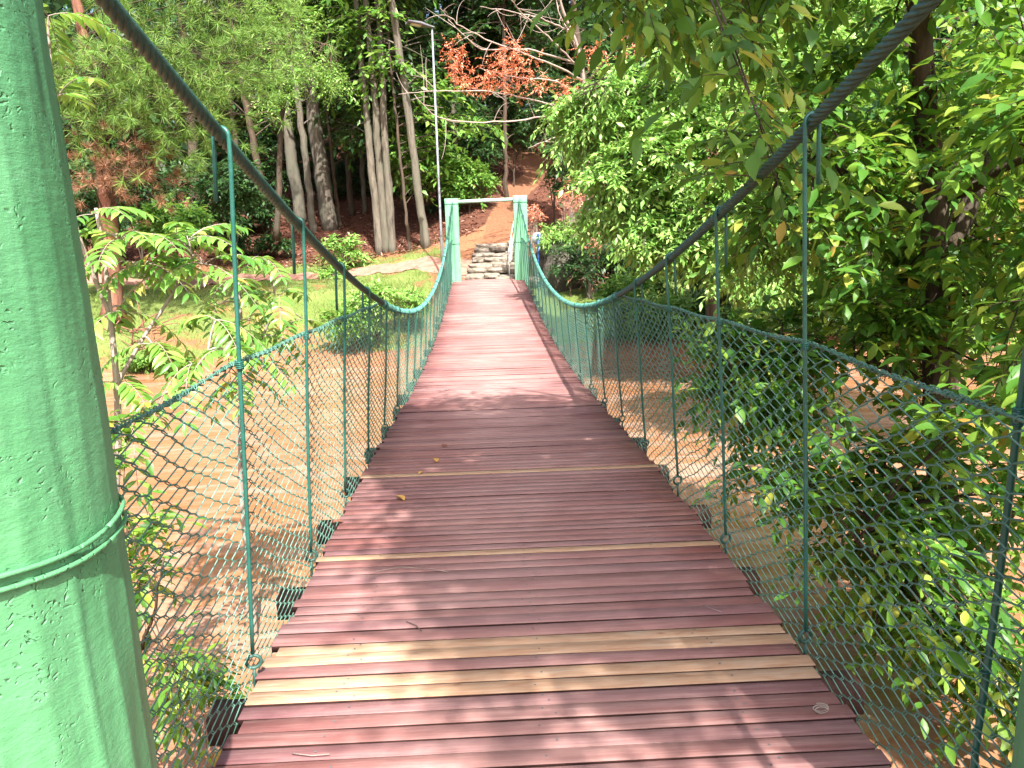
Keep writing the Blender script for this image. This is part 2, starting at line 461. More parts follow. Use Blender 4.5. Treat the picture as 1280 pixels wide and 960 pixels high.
g = Geo()
wx = np.linspace(-120, 120, 60); wy = np.linspace(-4, 17.4, 20)
WX, WY = np.meshgrid(wx, wy)
i, j = np.meshgrid(np.arange(19), np.arange(59), indexing='ij')
g.add(np.stack([WX, WY, np.full_like(WX, WATER)], -1), np.stack([i*60+j, i*60+j+1, (i+1)*60+j+1, (i+1)*60+j], -1).reshape(-1, 4))
tag(put('river', g, MAT['water']), 'muddy orange river flowing under the bridge', kind='structure')

def strip(name, center, width, mat, lift, label):
    c = np.asarray(center, float)
    t = np.linspace(0, len(c) - 1, 120)
    x = np.interp(t, np.arange(len(c)), c[:, 0]); y = np.interp(t, np.arange(len(c)), c[:, 1])
    d = norm(np.stack([np.gradient(x), np.gradient(y)], -1)); nn = np.stack([-d[:, 1], d[:, 0]], -1)
    rows = []
    for s in np.linspace(-1, 1, 9):
        wv = width * (1 + .22 * np.sin(t * 9 + s * 2) * abs(s))
        px, py = x + nn[:, 0] * s * wv, y + nn[:, 1] * s * wv
        rows.append(np.stack([px, py, ground_z(px, py) + lift * (1 - .5 * s * s) + (.03 * wob(px, py, 3.1, 2.0) + .02 * wob(px, py, 7.3, .7))], -1))
    V = np.stack(rows, 1)
    i, j = np.meshgrid(np.arange(119), np.arange(8), indexing='ij')
    q = np.stack([i*9+j, (i+1)*9+j, (i+1)*9+j+1, i*9+j+1], -1).reshape(-1, 4)
    gg = Geo(); gg.add(V, q)
    return tag(put(name, gg, mat, smooth=True), label, kind='structure')
strip('path', [[-16, 24.2], [-10, 23.7], [-6, 23.5], [-3, 23.3], [-1, 22.7], [-.2, 21.8]], .62, MAT['path'], .04, 'pinkish earth path crossing the lawn')

# ------------------------------------------------------------------ bridge
ZT = ([-2, 1.0, 1.5, 3.5, 4.6, 5.5, 7, 9, 11.5, 13, 15.5, 18, 20.4, 22], [-1.44, -1.455, -1.465, -1.515, -1.555, -1.61, -1.72, -1.84, -1.885, -1.875, -1.80, -1.69, -1.57, -1.5])
_zy = np.linspace(-2, 22, 481)
_zz = np.interp(_zy, *ZT)
_k = np.hanning(31); _k /= _k.sum()
_zs = np.convolve(np.pad(_zz, 15, mode='edge'), _k, 'valid')
def deck_z(y): return np.interp(y, _zy, _zs)
def cable_z(y):
    return -1.08 + .0178 * (np.asarray(y, float) - 11.0) ** 2
def fence_top(y):
    y = np.asarray(y, float)
    base = np.interp(y, [1, 2.35, 4, 5.85, 8, 14, 16.5, 20.3], [-.41, -.42, -.50, -.60, -.74, -.82, -.66, -.50])
    return np.minimum(base, cable_z(y) - .012)
HW = .925
bridge = thing('suspension_bridge', (0, 11, -1.6), 'wooden suspension footbridge with red board deck and green chain link sides', 'footbridge')
HY = [1.475 + .875 * i for i in range(22) if 1.475 + .875 * i < 20.0]

# boards: edges of the near ones follow the photograph, pale ones are replacements
edges = [.98, 1.06, 1.14, 1.22, 1.30, 1.385, 1.465, 1.545, 1.625, 1.71, 1.775, 1.84, 1.912, 1.98, 2.05, 2.12, 2.19, 2.262, 2.335, 2.41, 2.485, 2.55, 2.635, 2.715, 2.78, 2.85, 2.92, 3.045, 3.14, 3.215, 3.295, 3.355]
pale = {(2.19, 2.262), (2.262, 2.335), (2.41, 2.485), (2.485, 2.55), (3.295, 3.355)}
pale_far = [4.62]
y = edges[-1]
while y < 20.42:
    y += float(rng.uniform(.062, .085)); edges.append(y)
y = edges[0]; pre = []
while y > -1.2:
    y -= .08; pre.append(y)
edges = pre[::-1] + edges
gd = Geo()
pale_boards = []
for a, b in zip(edges[:-1], edges[1:]):
    gap = float(rng.uniform(.004, .0085))
    yc, wd = (a + b) / 2, b - a - gap
    slope = float((deck_z(yc + .05) - deck_z(yc - .05)) / .1)
    L0, L1 = -HW + rng.normal(0, .009), HW + rng.normal(0, .009)
    # rounded board cross-section, 9 stations along its length with slight warp
    th = .026
    ch = .0022
    sec = np.array([[-wd/2, -th], [-wd/2, -ch], [-wd/2+ch, 0], [wd/2-ch, 0], [wd/2, -ch], [wd/2, -th]])
    X = np.linspace(L0, L1, 9)
    tw = rng.normal(0, .006); lift = rng.normal(0, .0016); bow = rng.normal(0, .0025); skew = rng.normal(0, .0012)
    V = np.zeros((9, 6, 3))
    for q, x in enumerate(X):
        s = x / HW
        ang = math.atan(slope) + tw * .6 + tw * s * .4
        yy = sec[:, 0] * math.cos(ang) - sec[:, 1] * math.sin(ang)
        zz = sec[:, 0] * math.sin(ang) + sec[:, 1] * math.cos(ang)
        V[q, :, 0] = x; V[q, :, 1] = yc + yy + skew * s * 1.0 + rng.normal(0, .0004)
        V[q, :, 2] = float(deck_z(yc)) + zz + lift + bow * (s * s - .5)
    i, j = np.meshgrid(np.arange(8), np.arange(6), indexing='ij')
    k = (j + 1) % 6
    Q = np.stack([i*6+j, (i+1)*6+j, (i+1)*6+k, i*6+k], -1).reshape(-1, 4)
    ends = [np.array([[0, 1, 2, 3, 4, 5]]), np.array([[53, 52, 51, 50, 49, 48]])]
    is_pale = (round(a, 3), round(b, 3)) in pale or any(a <= p < b for p in pale_far)
    if is_pale:
        gp = Geo(); gp.add(V.reshape(-1, 3), Q, *ends); pale_boards.append((a, gp))
    else:
        gd.add(V.reshape(-1, 3), Q, *ends)
for a, gp in pale_boards:
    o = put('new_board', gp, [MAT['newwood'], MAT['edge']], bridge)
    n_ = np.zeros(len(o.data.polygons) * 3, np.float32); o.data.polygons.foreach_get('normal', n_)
    o.data.polygons.foreach_set('material_index', (n_.reshape(-1, 3)[:, 2] < .35).astype(np.int32))  # pale boards' sides get the dark gap shade colour too
    o['label'] = 'pale unpainted replacement board'

# nail heads of the near boards, joists and crossbeams
n_nail = 0
for a, b in zip(edges[:-1], edges[1:]):
    if 1.5 < a < 6:
        for sx in (-.62, 0.02, .62):
            for dy in ((.3, .7) if rng.random() < .5 else (.5,)):
                c = np.array([sx + rng.normal(0, .02), a + (b - a) * dy, float(deck_z((a+b)/2)) + .0035])
                ring = np.stack([np.cos(np.arange(6)*PI/3)*.0042, np.sin(np.arange(6)*PI/3)*.0042, np.zeros(6)], -1)
                gd.add(np.vstack([c + ring, c + [0, 0, .001]]), np.stack([np.arange(6), (np.arange(6)+1) % 6, np.full(6, 6)], -1)); n_nail += 6
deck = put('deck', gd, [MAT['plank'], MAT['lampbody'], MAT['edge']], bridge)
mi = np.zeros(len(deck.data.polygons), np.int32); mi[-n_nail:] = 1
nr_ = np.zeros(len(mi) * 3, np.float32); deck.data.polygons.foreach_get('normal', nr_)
mi[(mi == 0) & (nr_.reshape(-1, 3)[:, 2] < .35)] = 2        # sawn board edges, coloured dark to stand for shade in the gaps
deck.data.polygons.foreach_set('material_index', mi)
for sx in (-.62, 0.0, .62):
    gj = Geo()
    yy = np.linspace(-1, 20.3, 60)
    P = np.stack([np.full(60, sx), yy, deck_z(yy) - .075], -1)
    for p0, p1 in zip(P[:-1], P[1:]):
        ang = math.atan2(p1[2]-p0[2], p1[1]-p0[1])
        R_ = np.array([[1, 0, 0], [0, math.cos(ang), -math.sin(ang)], [0, math.sin(ang), math.cos(ang)]])
        gj.box((p0 + p1) / 2, (.07, np.linalg.norm(p1 - p0) + .002, .08), R_)
    put('joist', gj, MAT['beam'], bridge)
for yy in HY:
    gb = Geo()
    L = 1.085 + rng.normal(0, .02); R_ = 1.10 + rng.normal(0, .02)
    zc = float(deck_z(yy)) - .075 - .041 - .05
    xs_ = np.linspace(-L, R_, 7)
    V = []
    for x in xs_:
        dz = rng.normal(0, .002); dy = rng.normal(0, .002)
        V += [[x, yy-.055+dy, zc-.05+dz], [x, yy+.055+dy, zc-.05+dz], [x, yy+.055+dy, zc+.05+dz+.0], [x, yy-.055+dy, zc+.05+dz]]
    i, j = np.meshgrid(np.arange(6), np.arange(4), indexing='ij'); k = (j+1) % 4
    gb.add(V, np.stack([i*4+j, (i+1)*4+j, (i+1)*4+k, i*4+k], -1).reshape(-1, 4), [[0, 1, 2, 3], [27, 26, 25, 24]])
    put('crossbeam', gb, MAT['beam'], bridge)

# main cables: laid wire rope
def cable_x(y, s):
    y = np.asarray(y, float)
    return s * np.interp(y, [-3, 1.2, 2.3, 11, 19, 20.3, 24], [.88, .87, .865, .905, .875, .84, .84])
def cable_path(s, n=1500):
    yy = np.concatenate([np.linspace(-2.6, 1.02, 160), np.linspace(1.03, 20.28, 1500), np.linspace(20.29, 23.2, 110)])
    zz = np.where(yy < 1.2, float(cable_z(1.2)) - .05 - (1.2 - yy) * .62, cable_z(yy))
    zz = np.where(yy > 20.3, float(cable_z(20.3)) - (yy - 20.3) * .62, zz)
    kk = np.hanning(25); kk /= kk.sum()
    zz = np.convolve(np.pad(zz, 12, mode='edge'), kk, 'valid')
    xx = cable_x(yy, s)
    return np.stack([xx, yy, zz], -1)
for s in (-1, 1):
    P = cable_path(s)
    gc = Geo()
    T = norm(np.gradient(P, axis=0))
    N = norm(np.cross(T, [1.0, 0, 0])); B = np.cross(T, N)
    arc = np.concatenate([[0], np.cumsum(np.linalg.norm(np.diff(P, axis=0), axis=1))])
    m = 36; th = np.arange(m) * 2 * PI / m
    rad = .0135 + .0068 * np.abs(np.cos(th * 3.0)) ** .7
    ph = arc[:, None] * 2 * PI / .19 + th[None]
    V = P[:, None] + rad[None, :, None] * (np.cos(ph)[..., None] * N[:, None] + np.sin(ph)[..., None] * B[:, None])
    n = len(P)
    i, j = np.meshgrid(np.arange(n-1), np.arange(m), indexing='ij'); k = (j+1) % m
    gc.add(V.reshape(-1, 3), np.stack([i*m+j, i*m+k, (i+1)*m+k, (i+1)*m+j], -1).reshape(-1, 4))
    cb = put('main_cable', gc, MAT['cable'], bridge, smooth=True)
    # cord that laces the netting to the cable over the middle of the span
    gl = Geo()
    t = np.arange(5.75, 17.0, .0032)
    ph = t * 2 * PI / .030 + .5 * np.sin(t * 3.1)
    r = .0215 + .002 * np.sin(t * 17) + .002 * np.sin(t * 41)
    gl.tube(np.stack([cable_x(t, s) + r * np.cos(ph), t, cable_z(t) + r * np.sin(ph) - .004], -1), 0.005, 5)
    lo = put('lashing_cord', gl, MAT['lash'], cb, smooth=True)

# hanger rods: a hook over the cable, an eye loop and a bolt into the crossbeam
def hanger(yy, s):
    if yy < 2:
        gg = Geo()
        zt = float(fence_top(yy))
        gg.tube([[.945, yy, -1.62], [.948, yy + .004, -1.2], [.952, yy - .003, -.8], [.956, yy, -.41], [.962, yy + .003, -.1], [.97, yy, .10], [.985, yy, .118], [1.0, yy, .10], [1.004, yy, .02]], .0078, 8)
        for q, zz in enumerate((zt, zt - .022, -.78, -1.0)):
            a = np.linspace(0, 2 * PI * (4 if q < 2 else 1.5), 40)
            gg.tube(np.stack([.955 - .008 * (q > 1) + .0105 * np.cos(a), yy + .0105 * np.sin(a), zz - .008 + .016 * a / a[-1]], -1), .0027, 4)
        o = put('stay_rod', gg, MAT['rod'], bridge, smooth=True)
        return
    cx, cz = float(cable_x(yy, s)), float(cable_z(yy))
    bot = np.array([s * (.94), yy, float(deck_z(yy)) - .05])
    zl = bot[2] + .13
    R0 = .0235
    xi, xo = cx - s * R0, cx + s * R0
    hook = [[xi + 0*s, yy, cz]] if False else []
    free = .20 + rng.normal(0, .02)
    pts = []
    jit = rng.normal(0, .008)
    # free end, outer side
    pts += [[xo + s*.012, yy + .012 + jit, cz - free], [xo + s*.006, yy + .010 + jit*.5, cz - free*.5], [xo, yy + .006, cz - .02]]
    for a in np.linspace(0, PI, 9):
        pts.append([cx + s * R0 * math.cos(a), yy + .006 * math.cos(a), cz + R0 * math.sin(a) + .002])
    x_end, y_end = s * .935, yy
    for t in np.linspace(.04, 1, 14):
        wb = .004 * math.sin(t * 9 + jit * 300)
        pts.append([xi + (x_end - xi) * t + wb * s * .6, yy + wb, cz + (zl - cz) * t])
    gg = Geo(); gg.tube(pts, .0068, 8)
    if fence_top(yy) > -2:   # wire twist where the netting is tied to the rod
        zt = float(fence_top(yy)); tt = (zt - cz) / (zl - cz)
        if 0 < tt < 1:
            px = xi + (x_end - xi) * tt
            a = np.linspace(0, 2 * PI * 4, 60)
            gg.tube(np.stack([px + .011 * np.cos(a), yy + .011 * np.sin(a), zt - .012 + .024 * a / a[-1]], -1), .0028, 4)
    o = put('hanger_rod', gg, MAT['rod'], bridge, smooth=True)
    ge = Geo()
    a = np.linspace(0, 2 * PI, 17)
    ge.tube(np.stack([x_end + .023 * np.sin(a), yy + .006 * np.sin(a), zl - .020 + .023 * np.cos(a)], -1), .0065, 6)
    ge.tube([[x_end, yy, zl - .040], [x_end + s*.003, yy, zl - .08], [x_end + s*.004, yy, bot[2] - .13]], .0062, 7)
    e = put('eye_bolt', ge, MAT['cable'], o, smooth=True)
for yy in HY:
    for s in (-1, 1):
        if s > 0 or yy > 2: hanger(yy, s)

# chain link netting: one zigzag wire beside the next, hooked together at the knuckles
def netting(s, y0, y1):
    gg = Geo()
    p, v = .058, .060
    n = int((y1 - y0) / p)
    A, Bq = [], []
    for q in range(n):
        yb = y0 + q * p
        zb = float(deck_z(yb)) - .075
        zt = float(fence_top(yb))
        rows = int((zt - zb) / (v / 2))
        r = np.arange(rows + 1)
        t = r / max(rows, 1)
        side = np.where((r + q) % 2 == 0, -1.0, 1.0)
        yj = yb + side * (p / 2 + .0035)
        zj = zb + r * v / 2
        zj = zj + (zt - zb - rows * v / 2) * t
        # slack: bellies between hangers, wire joggles
        bel = .014 * math.sin((yb - 1.475) / .875 * PI) ** 2 * np.sin(t * PI) + .006 * np.sin(t * 7 + yb * 3) 
        sag = .012 * math.sin((yb - 1.475) / .875 * PI) ** 2
        xj = s * (.948 - .045 * t + bel) 
        zj = zj - sag * t + .004 * np.sin(yb * 2.3 + r)
        yj = yj + .006 * np.sin(zj * 8 + yb * 1.7)
        a = np.stack([xj, yj, zj], -1)
        # knuckle: the wire passes in front on the way in and behind on the way out
        pts = np.empty((2 * len(a), 3))
        k1 = a.copy(); k2 = a.copy()
        k1[:, 0] -= s * .0042; k2[:, 0] += s * .0042
        k1[:, 2] -= .0035; k2[:, 2] += .0035
        pts[0::2] = k1; pts[1::2] = k2
        gg.tube(pts, .0025, 4, cap=False)
    return gg
TOPN = []
for s, y0 in ((-1, 1.33), (1, 1.33)):
    o = put('chain_link_netting', netting(s, y0, 20.15), MAT['wire'], bridge, smooth=True)
    gt = Geo()
    t = np.arange(1.30, 20.2, .02)
    bump = np.abs(np.sin((t - 1.475) / .875 * PI))
    zt = fence_top(t) - .012 * bump ** 2 + .004
    xt = s * (.903 + .010 * bump)
    for phs in (0, PI):
        gt.tube(np.stack([xt + .0045 * np.cos(t * 150 + phs), t, zt + .0045 * np.sin(t * 150 + phs)], -1), .0036, 4)
    # wire ends of the netting folded over the top wire
    for yy in np.arange(1.34, 20.1, .058):
        z0 = float(np.interp(yy, t, zt)); x0 = float(np.interp(yy, t, xt)); a = np.linspace(0, 2.6 * PI, 9)
        gt.tube(np.stack([x0 + .0085 * np.cos(a), yy + .012 * a / a[-1] * 2, z0 + .0085 * np.sin(a)], -1), .0022, 3)
    e = put('top_wire', gt, MAT['wire'], o, smooth=True)

# ------------------------------------------------------------------ near pylons (cast against narrow boards)
def pylon(x, y, label, s):
    t = thing('concrete_pylon', (x, y, -1.75), label, 'pylon', 'concrete pylons at the near bridge end')
    gg = Geo()
    m, rows = 216, 120
    z = np.linspace(-1.9, .60, rows)
    th = np.arange(m) * 2 * PI / m
    nst = 24
    seg = 2 * PI / nst
    loc = ((th + .07) % seg) / seg - .5
    flat = np.cos(seg / 2) / np.cos(loc * seg)          # faceted by the form boards
    ridge = .0045 * np.exp(-((np.abs(loc) - .5) / .06) ** 2) * (rng.random(nst)[((th + .07) // seg).astype(int) % nst] * 1.3 - .1)
    V = np.zeros((rows, m, 3))
    for q, zz in enumerate(z):
        rr = .25 * (1 + .03 * (0.2 - zz) * .6)
        lower = smooth((-.42 - zz) / .25)
        w_ = .55 + .45 * lower
        prof = rr * (flat * w_ + (1 - w_)) + ridge * w_
        for a in range(m):
            px, py = math.cos(th[a]), math.sin(th[a])
            nz = mnoise.noise(Vector((px * 2.2, py * 2.2 + s * 9, zz * 1.8))) * .006 + mnoise.noise(Vector((px * 8, py * 8, zz * 7 + s * 5))) * .0022
            r2 = prof[a] + nz
            V[q, a] = (x + px * r2, y + py * r2, zz)
    i, j = np.meshgrid(np.arange(rows-1), np.arange(m), indexing='ij'); k = (j+1) % m
    Q = np.stack([i*m+j, i*m+k, (i+1)*m+k, (i+1)*m+j], -1).reshape(-1, 4)
    c = [x, y, .63]
    top = np.stack([(rows-1)*m + np.arange(m), (rows-1)*m + (np.arange(m)+1) % m, np.full(m, rows*m)], -1)
    gg.add(np.vstack([V.reshape(-1, 3), [c]]), Q, top)
    put('shaft', gg, MAT['concrete'], t, smooth=True)
    for dz, tilt in ((-.468, .006), (-.502, .020)):
        gw = Geo()
        a = np.linspace(0, 2 * PI, 97)
        gw.tube(np.stack([x + .2585 * np.cos(a), y + .2585 * np.sin(a), dz + tilt * np.cos(a + .6) + .004 * np.sin(a * 5)], -1), .0042, 7)
        put('wire_band', gw, MAT['concrete'], t, smooth=True)
    return t
pylon(-.992, 1.17, 'large rough green concrete pylon with wire bands filling the left edge', -1)
pylon(1.115, 1.17, 'green concrete pylon showing as a sliver at the lower right corner', 1)

# ------------------------------------------------------------------ far portal
portal = thing('bridge_portal', (0, 20.2, -1.75), 'pale green double post portal with top bar at the far bridge end', 'portal')
for (x, wd) in ((-.945, .19), (-.775, .155), (.785, .165), (.965, .185)):
    gg = Geo()
    zs_ = np.linspace(-2.4, .52 + (.03 if x > 0 else 0), 26)
    V = []
    for zz in zs_:
        k_ = wd / 2 * (1 + .02 * math.sin(zz * 3 + x * 7)) ; d_ = .10; c_ = .015
        V += [[x-k_+c_, 20.2-d_, zz], [x+k_-c_, 20.2-d_, zz], [x+k_, 20.2-d_+c_, zz], [x+k_, 20.2+d_-c_, zz], [x+k_-c_, 20.2+d_, zz], [x-k_+c_, 20.2+d_, zz], [x-k_, 20.2+d_-c_, zz], [x-k_, 20.2-d_+c_, zz]]
    i, j = np.meshgrid(np.arange(25), np.arange(8), indexing='ij'); k = (j+1) % 8
    gg.add(V, np.stack([i*8+j, i*8+k, (i+1)*8+k, (i+1)*8+j], -1).reshape(-1, 4), [np.arange(200, 208)])
    po = put('post', gg, MAT['farpost'], portal)
    for zb in (.38, -.62):
        gw = Geo()
        k_ = wd/2 + .006; d_ = .106
        gw.tube([[x-k_, 20.2-d_, zb], [x+k_, 20.2-d_, zb+.004], [x+k_, 20.2+d_, zb], [x-k_, 20.2+d_, zb+.003], [x-k_, 20.2-d_, zb]], .006, 5)
        put('wire_band', gw, MAT['rod'], po)
gg = Geo(); gg.tube([[-.70, 20.2, .435], [0, 20.2, .45], [.70, 20.2, .46]], .045, 14)
put('top_bar', gg, MAT['pipe'], portal, smooth=True)

# ------------------------------------------------------------------ stone steps, handrail
steps = thing('stone_steps', (0.1, 21, -1.6), 'rough weathered stone steps rising behind the far portal', 'steps')
def stone(geo, c, sz, seed, rot=0.0, sub=5):
    n = sub
    V, idx = [], {}
    F = []
    def vid(p):
        key = tuple(np.round(p, 4))
        if key not in idx: idx[key] = len(V); V.append(p)
        return idx[key]
    lin = np.linspace(-1, 1, n + 1)
    for ax in range(3):
        for sg in (-1, 1):
            for a in range(n):
                for b in range(n):
                    q = []
                    for (da, db) in ((0,0),(1,0),(1,1),(0,1)):
                        p = np.zeros(3); p[ax] = sg; p[(ax+1) % 3] = lin[a+da]; p[(ax+2) % 3] = lin[b+db]
                        q.append(vid(p))
                    F.append(q if sg > 0 else q[::-1])
    V = np.array(V)
    R = norm(V)
    V = V * .62 + R * .62 * .6
    out = []
    for p in V:
        nz = mnoise.noise(Vector(p * 1.3 + seed * 7.1)) * .22 + mnoise.noise(Vector(p * 3.5 + seed * 3.3)) * .09
        out.append(p * (1 + nz))
    V = np.array(out) * np.asarray(sz) / 2
    cr, sr = math.cos(rot), math.sin(rot)
    V = V @ np.array([[cr, -sr, 0], [sr, cr, 0], [0, 0, 1]]).T
    geo.add(V + np.asarray(c), F)
for q in range(8):
    yy = 20.75 + q * .50; zz = -1.66 + q * .12
    gs = Geo()
    xl = -.62 + q * .05; xr = .80 + q * .03
    x = xl
    while x < xr:
        wd = float(rng.uniform(.32, .6))
        stone(gs, (x + wd / 2, yy + rng.normal(0, .05), zz + rng.normal(0, .02)), (wd * 1.2, .66, .155), float(rng.random() * 50), float(rng.normal(0, .1)))
        x += wd
    put('step', gs, MAT['stone'], steps, smooth=True)
def pipe_thing(name, posts, rails, r, mat, label, cat, loc):
    t = thing(name, loc, label, cat)
    for p in posts:
        gg = Geo(); gg.tube(p, r, 8); put('post', gg, mat, t, smooth=True)
    for p in rails:
        gg = Geo(); gg.tube(p, r, 8); put('rail', gg, mat, t, smooth=True)
    return t
pipe_thing('handrail', [[[.60, 21.4, -1.75], [.60, 21.4, -.93]], [[.74, 23.0, -1.4], [.74, 23.0, -.50]], [[.9, 24.6, -.95], [.9, 24.6, -.05]]],
           [[[.60, 21.4, -.93], [.74, 23.0, -.50], [.9, 24.6, -.05], [1.02, 25.6, .1]], [[.60, 21.4, -1.25], [.74, 23.0, -.86], [.9, 24.6, -.42]]],
           .017, MAT['white'], 'white pipe handrail climbing beside the stone steps', 'handrail', (.6, 21.4, -1.7))

# ------------------------------------------------------------------ lamp and sign
lp = at(552, 305, 21.5); lt = at(540, 35, 21.5)
lamp = thing('street_lamp', (lp[0], 21.5, -1.8), 'tall slim grey street lamp with flat dark head beside the portal', 'street lamp')
gg = Geo(); gg.tube([[lp[0], 21.5, -2.0], [lp[0], 21.5, -.2], [lt[0] , 21.5, lt[2]]], [.044, .034, .024], 10)
put('pole', gg, MAT['galv'], lamp, smooth=True)
h0 = np.array([lt[0], 21.5, lt[2]]); h1 = at(510, 29, 21.3)
gg = Geo(); dv = norm(h1 - h0); ln = np.linalg.norm(h1 - h0)
sdv = norm(np.cross(dv, [0, 0, 1.0])); upv = np.cross(sdv, dv)
Rm = np.stack([dv, sdv, upv], 1)
prof = np.array([[-.06, .05, .02], [.1, .09, .035], [ln*.5, .20, .06], [ln*1.05, .17, .04]])
V = []
for px, hw, hh in prof:
    for sy, sz in ((-1, -.4), (1, -.4), (1, .3), (.6, 1), (-.6, 1), (-1, .3)):
        V.append(h0 + Rm @ np.array([px, sy * hw, sz * hh + .02]))
i, j = np.meshgrid(np.arange(3), np.arange(6), indexing='ij'); k = (j+1) % 6
gg.add(V, np.stack([i*6+j, (i+1)*6+j, (i+1)*6+k, i*6+k], -1).reshape(-1, 4), [[5, 4, 3, 2, 1, 0]], [[18, 19, 20, 21, 22, 23]])
put('lamp_head', gg, MAT['lampbody'], lamp)
gg = Geo(); gg.box(h0 + Rm @ np.array([ln * .68, 0, -.008]), (ln * .42, .20, .018), Rm)
put('lens', gg, MAT['lens'], lamp)

sp = at(672.5, 298, 20.9)
sign = thing('round_sign', (sp[0], 20.9, -1.8), 'round grey backed sign on a blue post right of the portal', 'sign')
gg = Geo()
a = np.arange(28) * 2 * PI / 28
disc = np.stack([.165 * np.cos(a), 0 * a, .165 * np.sin(a)], -1)
gg.add(np.vstack([sp + disc + [0, .03, 0], sp + disc + [0, .038, 0]]), [np.arange(28)], [np.arange(28, 56)[::-1]], np.stack([np.arange(28), (np.arange(28)+1) % 28, (np.arange(28)+1) % 28 + 28, np.arange(28) + 28], -1)[:, ::-1])
put('sign_plate', gg, MAT['signback'], sign)
gg = Geo(); gg.tube([[sp[0], 20.9, -2.3], [sp[0], 20.9, sp[2] + .12]], .032, 10)
put('post', gg, MAT['blue'], sign, smooth=True)

# ------------------------------------------------------------------ plants
def B(u, v, Y, ru, rv, ry, wt):
    k_ = Y / FPX
    return (np.array(at(u, v, Y)), np.array([ru * k_, ry, rv * k_]), wt)
def bez(a, b, sag=.0, n=8, side=None):
    a, b = np.asarray(a, float), np.asarray(b, float)
    t = np.linspace(0, 1, n)[:, None]
    mid = (a + b) / 2 + np.array([0, 0, sag]) + (side if side is not None else 0)
    return (1 - t) ** 2 * a + 2 * t * (1 - t) * mid + t * t * b

def blob_points(blobs, n, r, shell=.35):
    """random points inside ellipsoids (center, radii, weight)"""
    wgt = np.array([b[2] for b in blobs], float); wgt /= wgt.sum()
    pick = r.choice(len(blobs), n, p=wgt)
    d = norm(r.normal(size=(n, 3)))
    rad = (shell + (1 - shell) * r.random(n) ** .5)[:, None]
    C = np.array([b[0] for b in blobs])[pick]; Rr = np.array([b[1] for b in blobs])[pick]
    return C + d * rad * Rr, C

def leafy_twigs(gl, gs, Bp, D, ln, nl, L, W, r, kind='quad', droop=.15, spread=.8, down=.25, stem=.0016):
    """twigs with alternate leaves, all at once"""
    n = len(Bp)
    D = norm(D); ln = np.broadcast_to(ln, (n,))
    t = np.linspace(.12, 1.0, nl)[None, :, None]
    side = norm(np.cross(D, [0, 0, 1.0]) + r.normal(0, .15, (n, 3)))
    P = Bp[:, None] + D[:, None] * ln[:, None, None] * t - np.array([0, 0, 1.0]) * (droop * ln[:, None, None] * t ** 2)
    alt = np.where(np.arange(nl) % 2 == 0, 1.0, -1.0)[None, :, None]
    alt = alt * (1 - .9 * (t > .99))
    LD = D[:, None] * .6 + side[:, None] * alt * spread - np.array([0, 0, down]) + r.normal(0, .28, (n, nl, 3))
    N = np.array([0, 0, 1.0]) + r.normal(0, .42, (n, nl, 3))
    sz = r.uniform(.5, 1.22, (n, nl))
    gl.leaves(P.reshape(-1, 3), LD.reshape(-1, 3), N.reshape(-1, 3), (L * sz).ravel(), (W * sz).ravel(), kind)
    if gs is not None:
        m_ = nl // 2
        gs.sticks(Bp, P[:, m_], stem * 1.5, stem); gs.sticks(P[:, m_], P[:, -1], stem, stem * .5)

def grow(name, base, label, cat, limbs, blobs, mats, seed, nbranch=60, ntwig=10, nl=8, L=.1, W=.045, twig=.35, kind='quad', group=None, droop=.2, down=.25, bark_sides=8, stem=.0018, brad=.012, twig_up=.0, sag=.25, keep=None, outward=.7, reach=.55):
    r = np.random.default_rng(seed)
    t = thing(name, base, label, cat, group)
    gw, gl = Geo(), Geo()
    LP, LR = [], []
    for pts, r0, r1 in limbs:
        P = np.asarray(pts, float)
        n = max(14, len(P) * 5)
        tt = np.linspace(0, len(P) - 1, n)
        # smooth resample
        Q = np.stack([np.interp(tt, np.arange(len(P)), P[:, c]) for c in range(3)], -1)
        for _ in range(4): Q[1:-1] = (Q[:-2] + 2 * Q[1:-1] + Q[2:]) / 4
        Q[1:-1] += r.normal(0, min(r1 * .5, .012) + .003, (n - 2, 3))
        rr = np.linspace(r0, r1, n) * (1 + r.normal(0, .05, n))
        if r0 > .06: rr[0] *= 1.22; rr[1] *= 1.06
        gw.tube(Q, rr, bark_sides)
        LP.append(Q); LR.append(np.linspace(r0, r1, n))
    LPa = np.vstack(LP); 
    tg, ctr = blob_points(blobs, nbranch, r)
    TB, TD = [], []
    for p, c in zip(tg, ctr):
        d = np.linalg.norm((LPa - p) * np.array([1, 1, .8]), axis=1) + r.random(len(LPa)) * .4
        a = LPa[np.argmin(d)]
        br = bez(a, p, sag * np.linalg.norm(p - a) * .5 + r.normal(0, .06), 9, r.normal(0, .08, 3))
        gw.tube(br, np.linspace(brad, brad * .3, 9), 4, cap=False)
        tt = r.uniform(1 - reach, 1.0, ntwig)
        B_ = np.stack([np.interp(tt, np.linspace(0, 1, 9), br[:, c2]) for c2 in range(3)], -1)
        ax = norm(p - a)
        dd = norm(ax * outward + norm(r.normal(size=(ntwig, 3)) * np.array([1, 1, .55])) + np.array([0, 0, twig_up]))
        TB.append(B_); TD.append(dd)
    TB = np.vstack(TB); TD = np.vstack(TD)
    if keep is not None:
        mk = keep(TB + TD * twig * .5)
        TB, TD = TB[mk], TD[mk]
    leafy_twigs(gl, gw, TB, TD, twig * r.uniform(.6, 1.3, len(TB)), nl, L, W, r, kind, droop, .8, down, stem)
    put('trunk', gw, mats[0], t, smooth=True)
    put('crown', gl, mats[1], t)
    return t

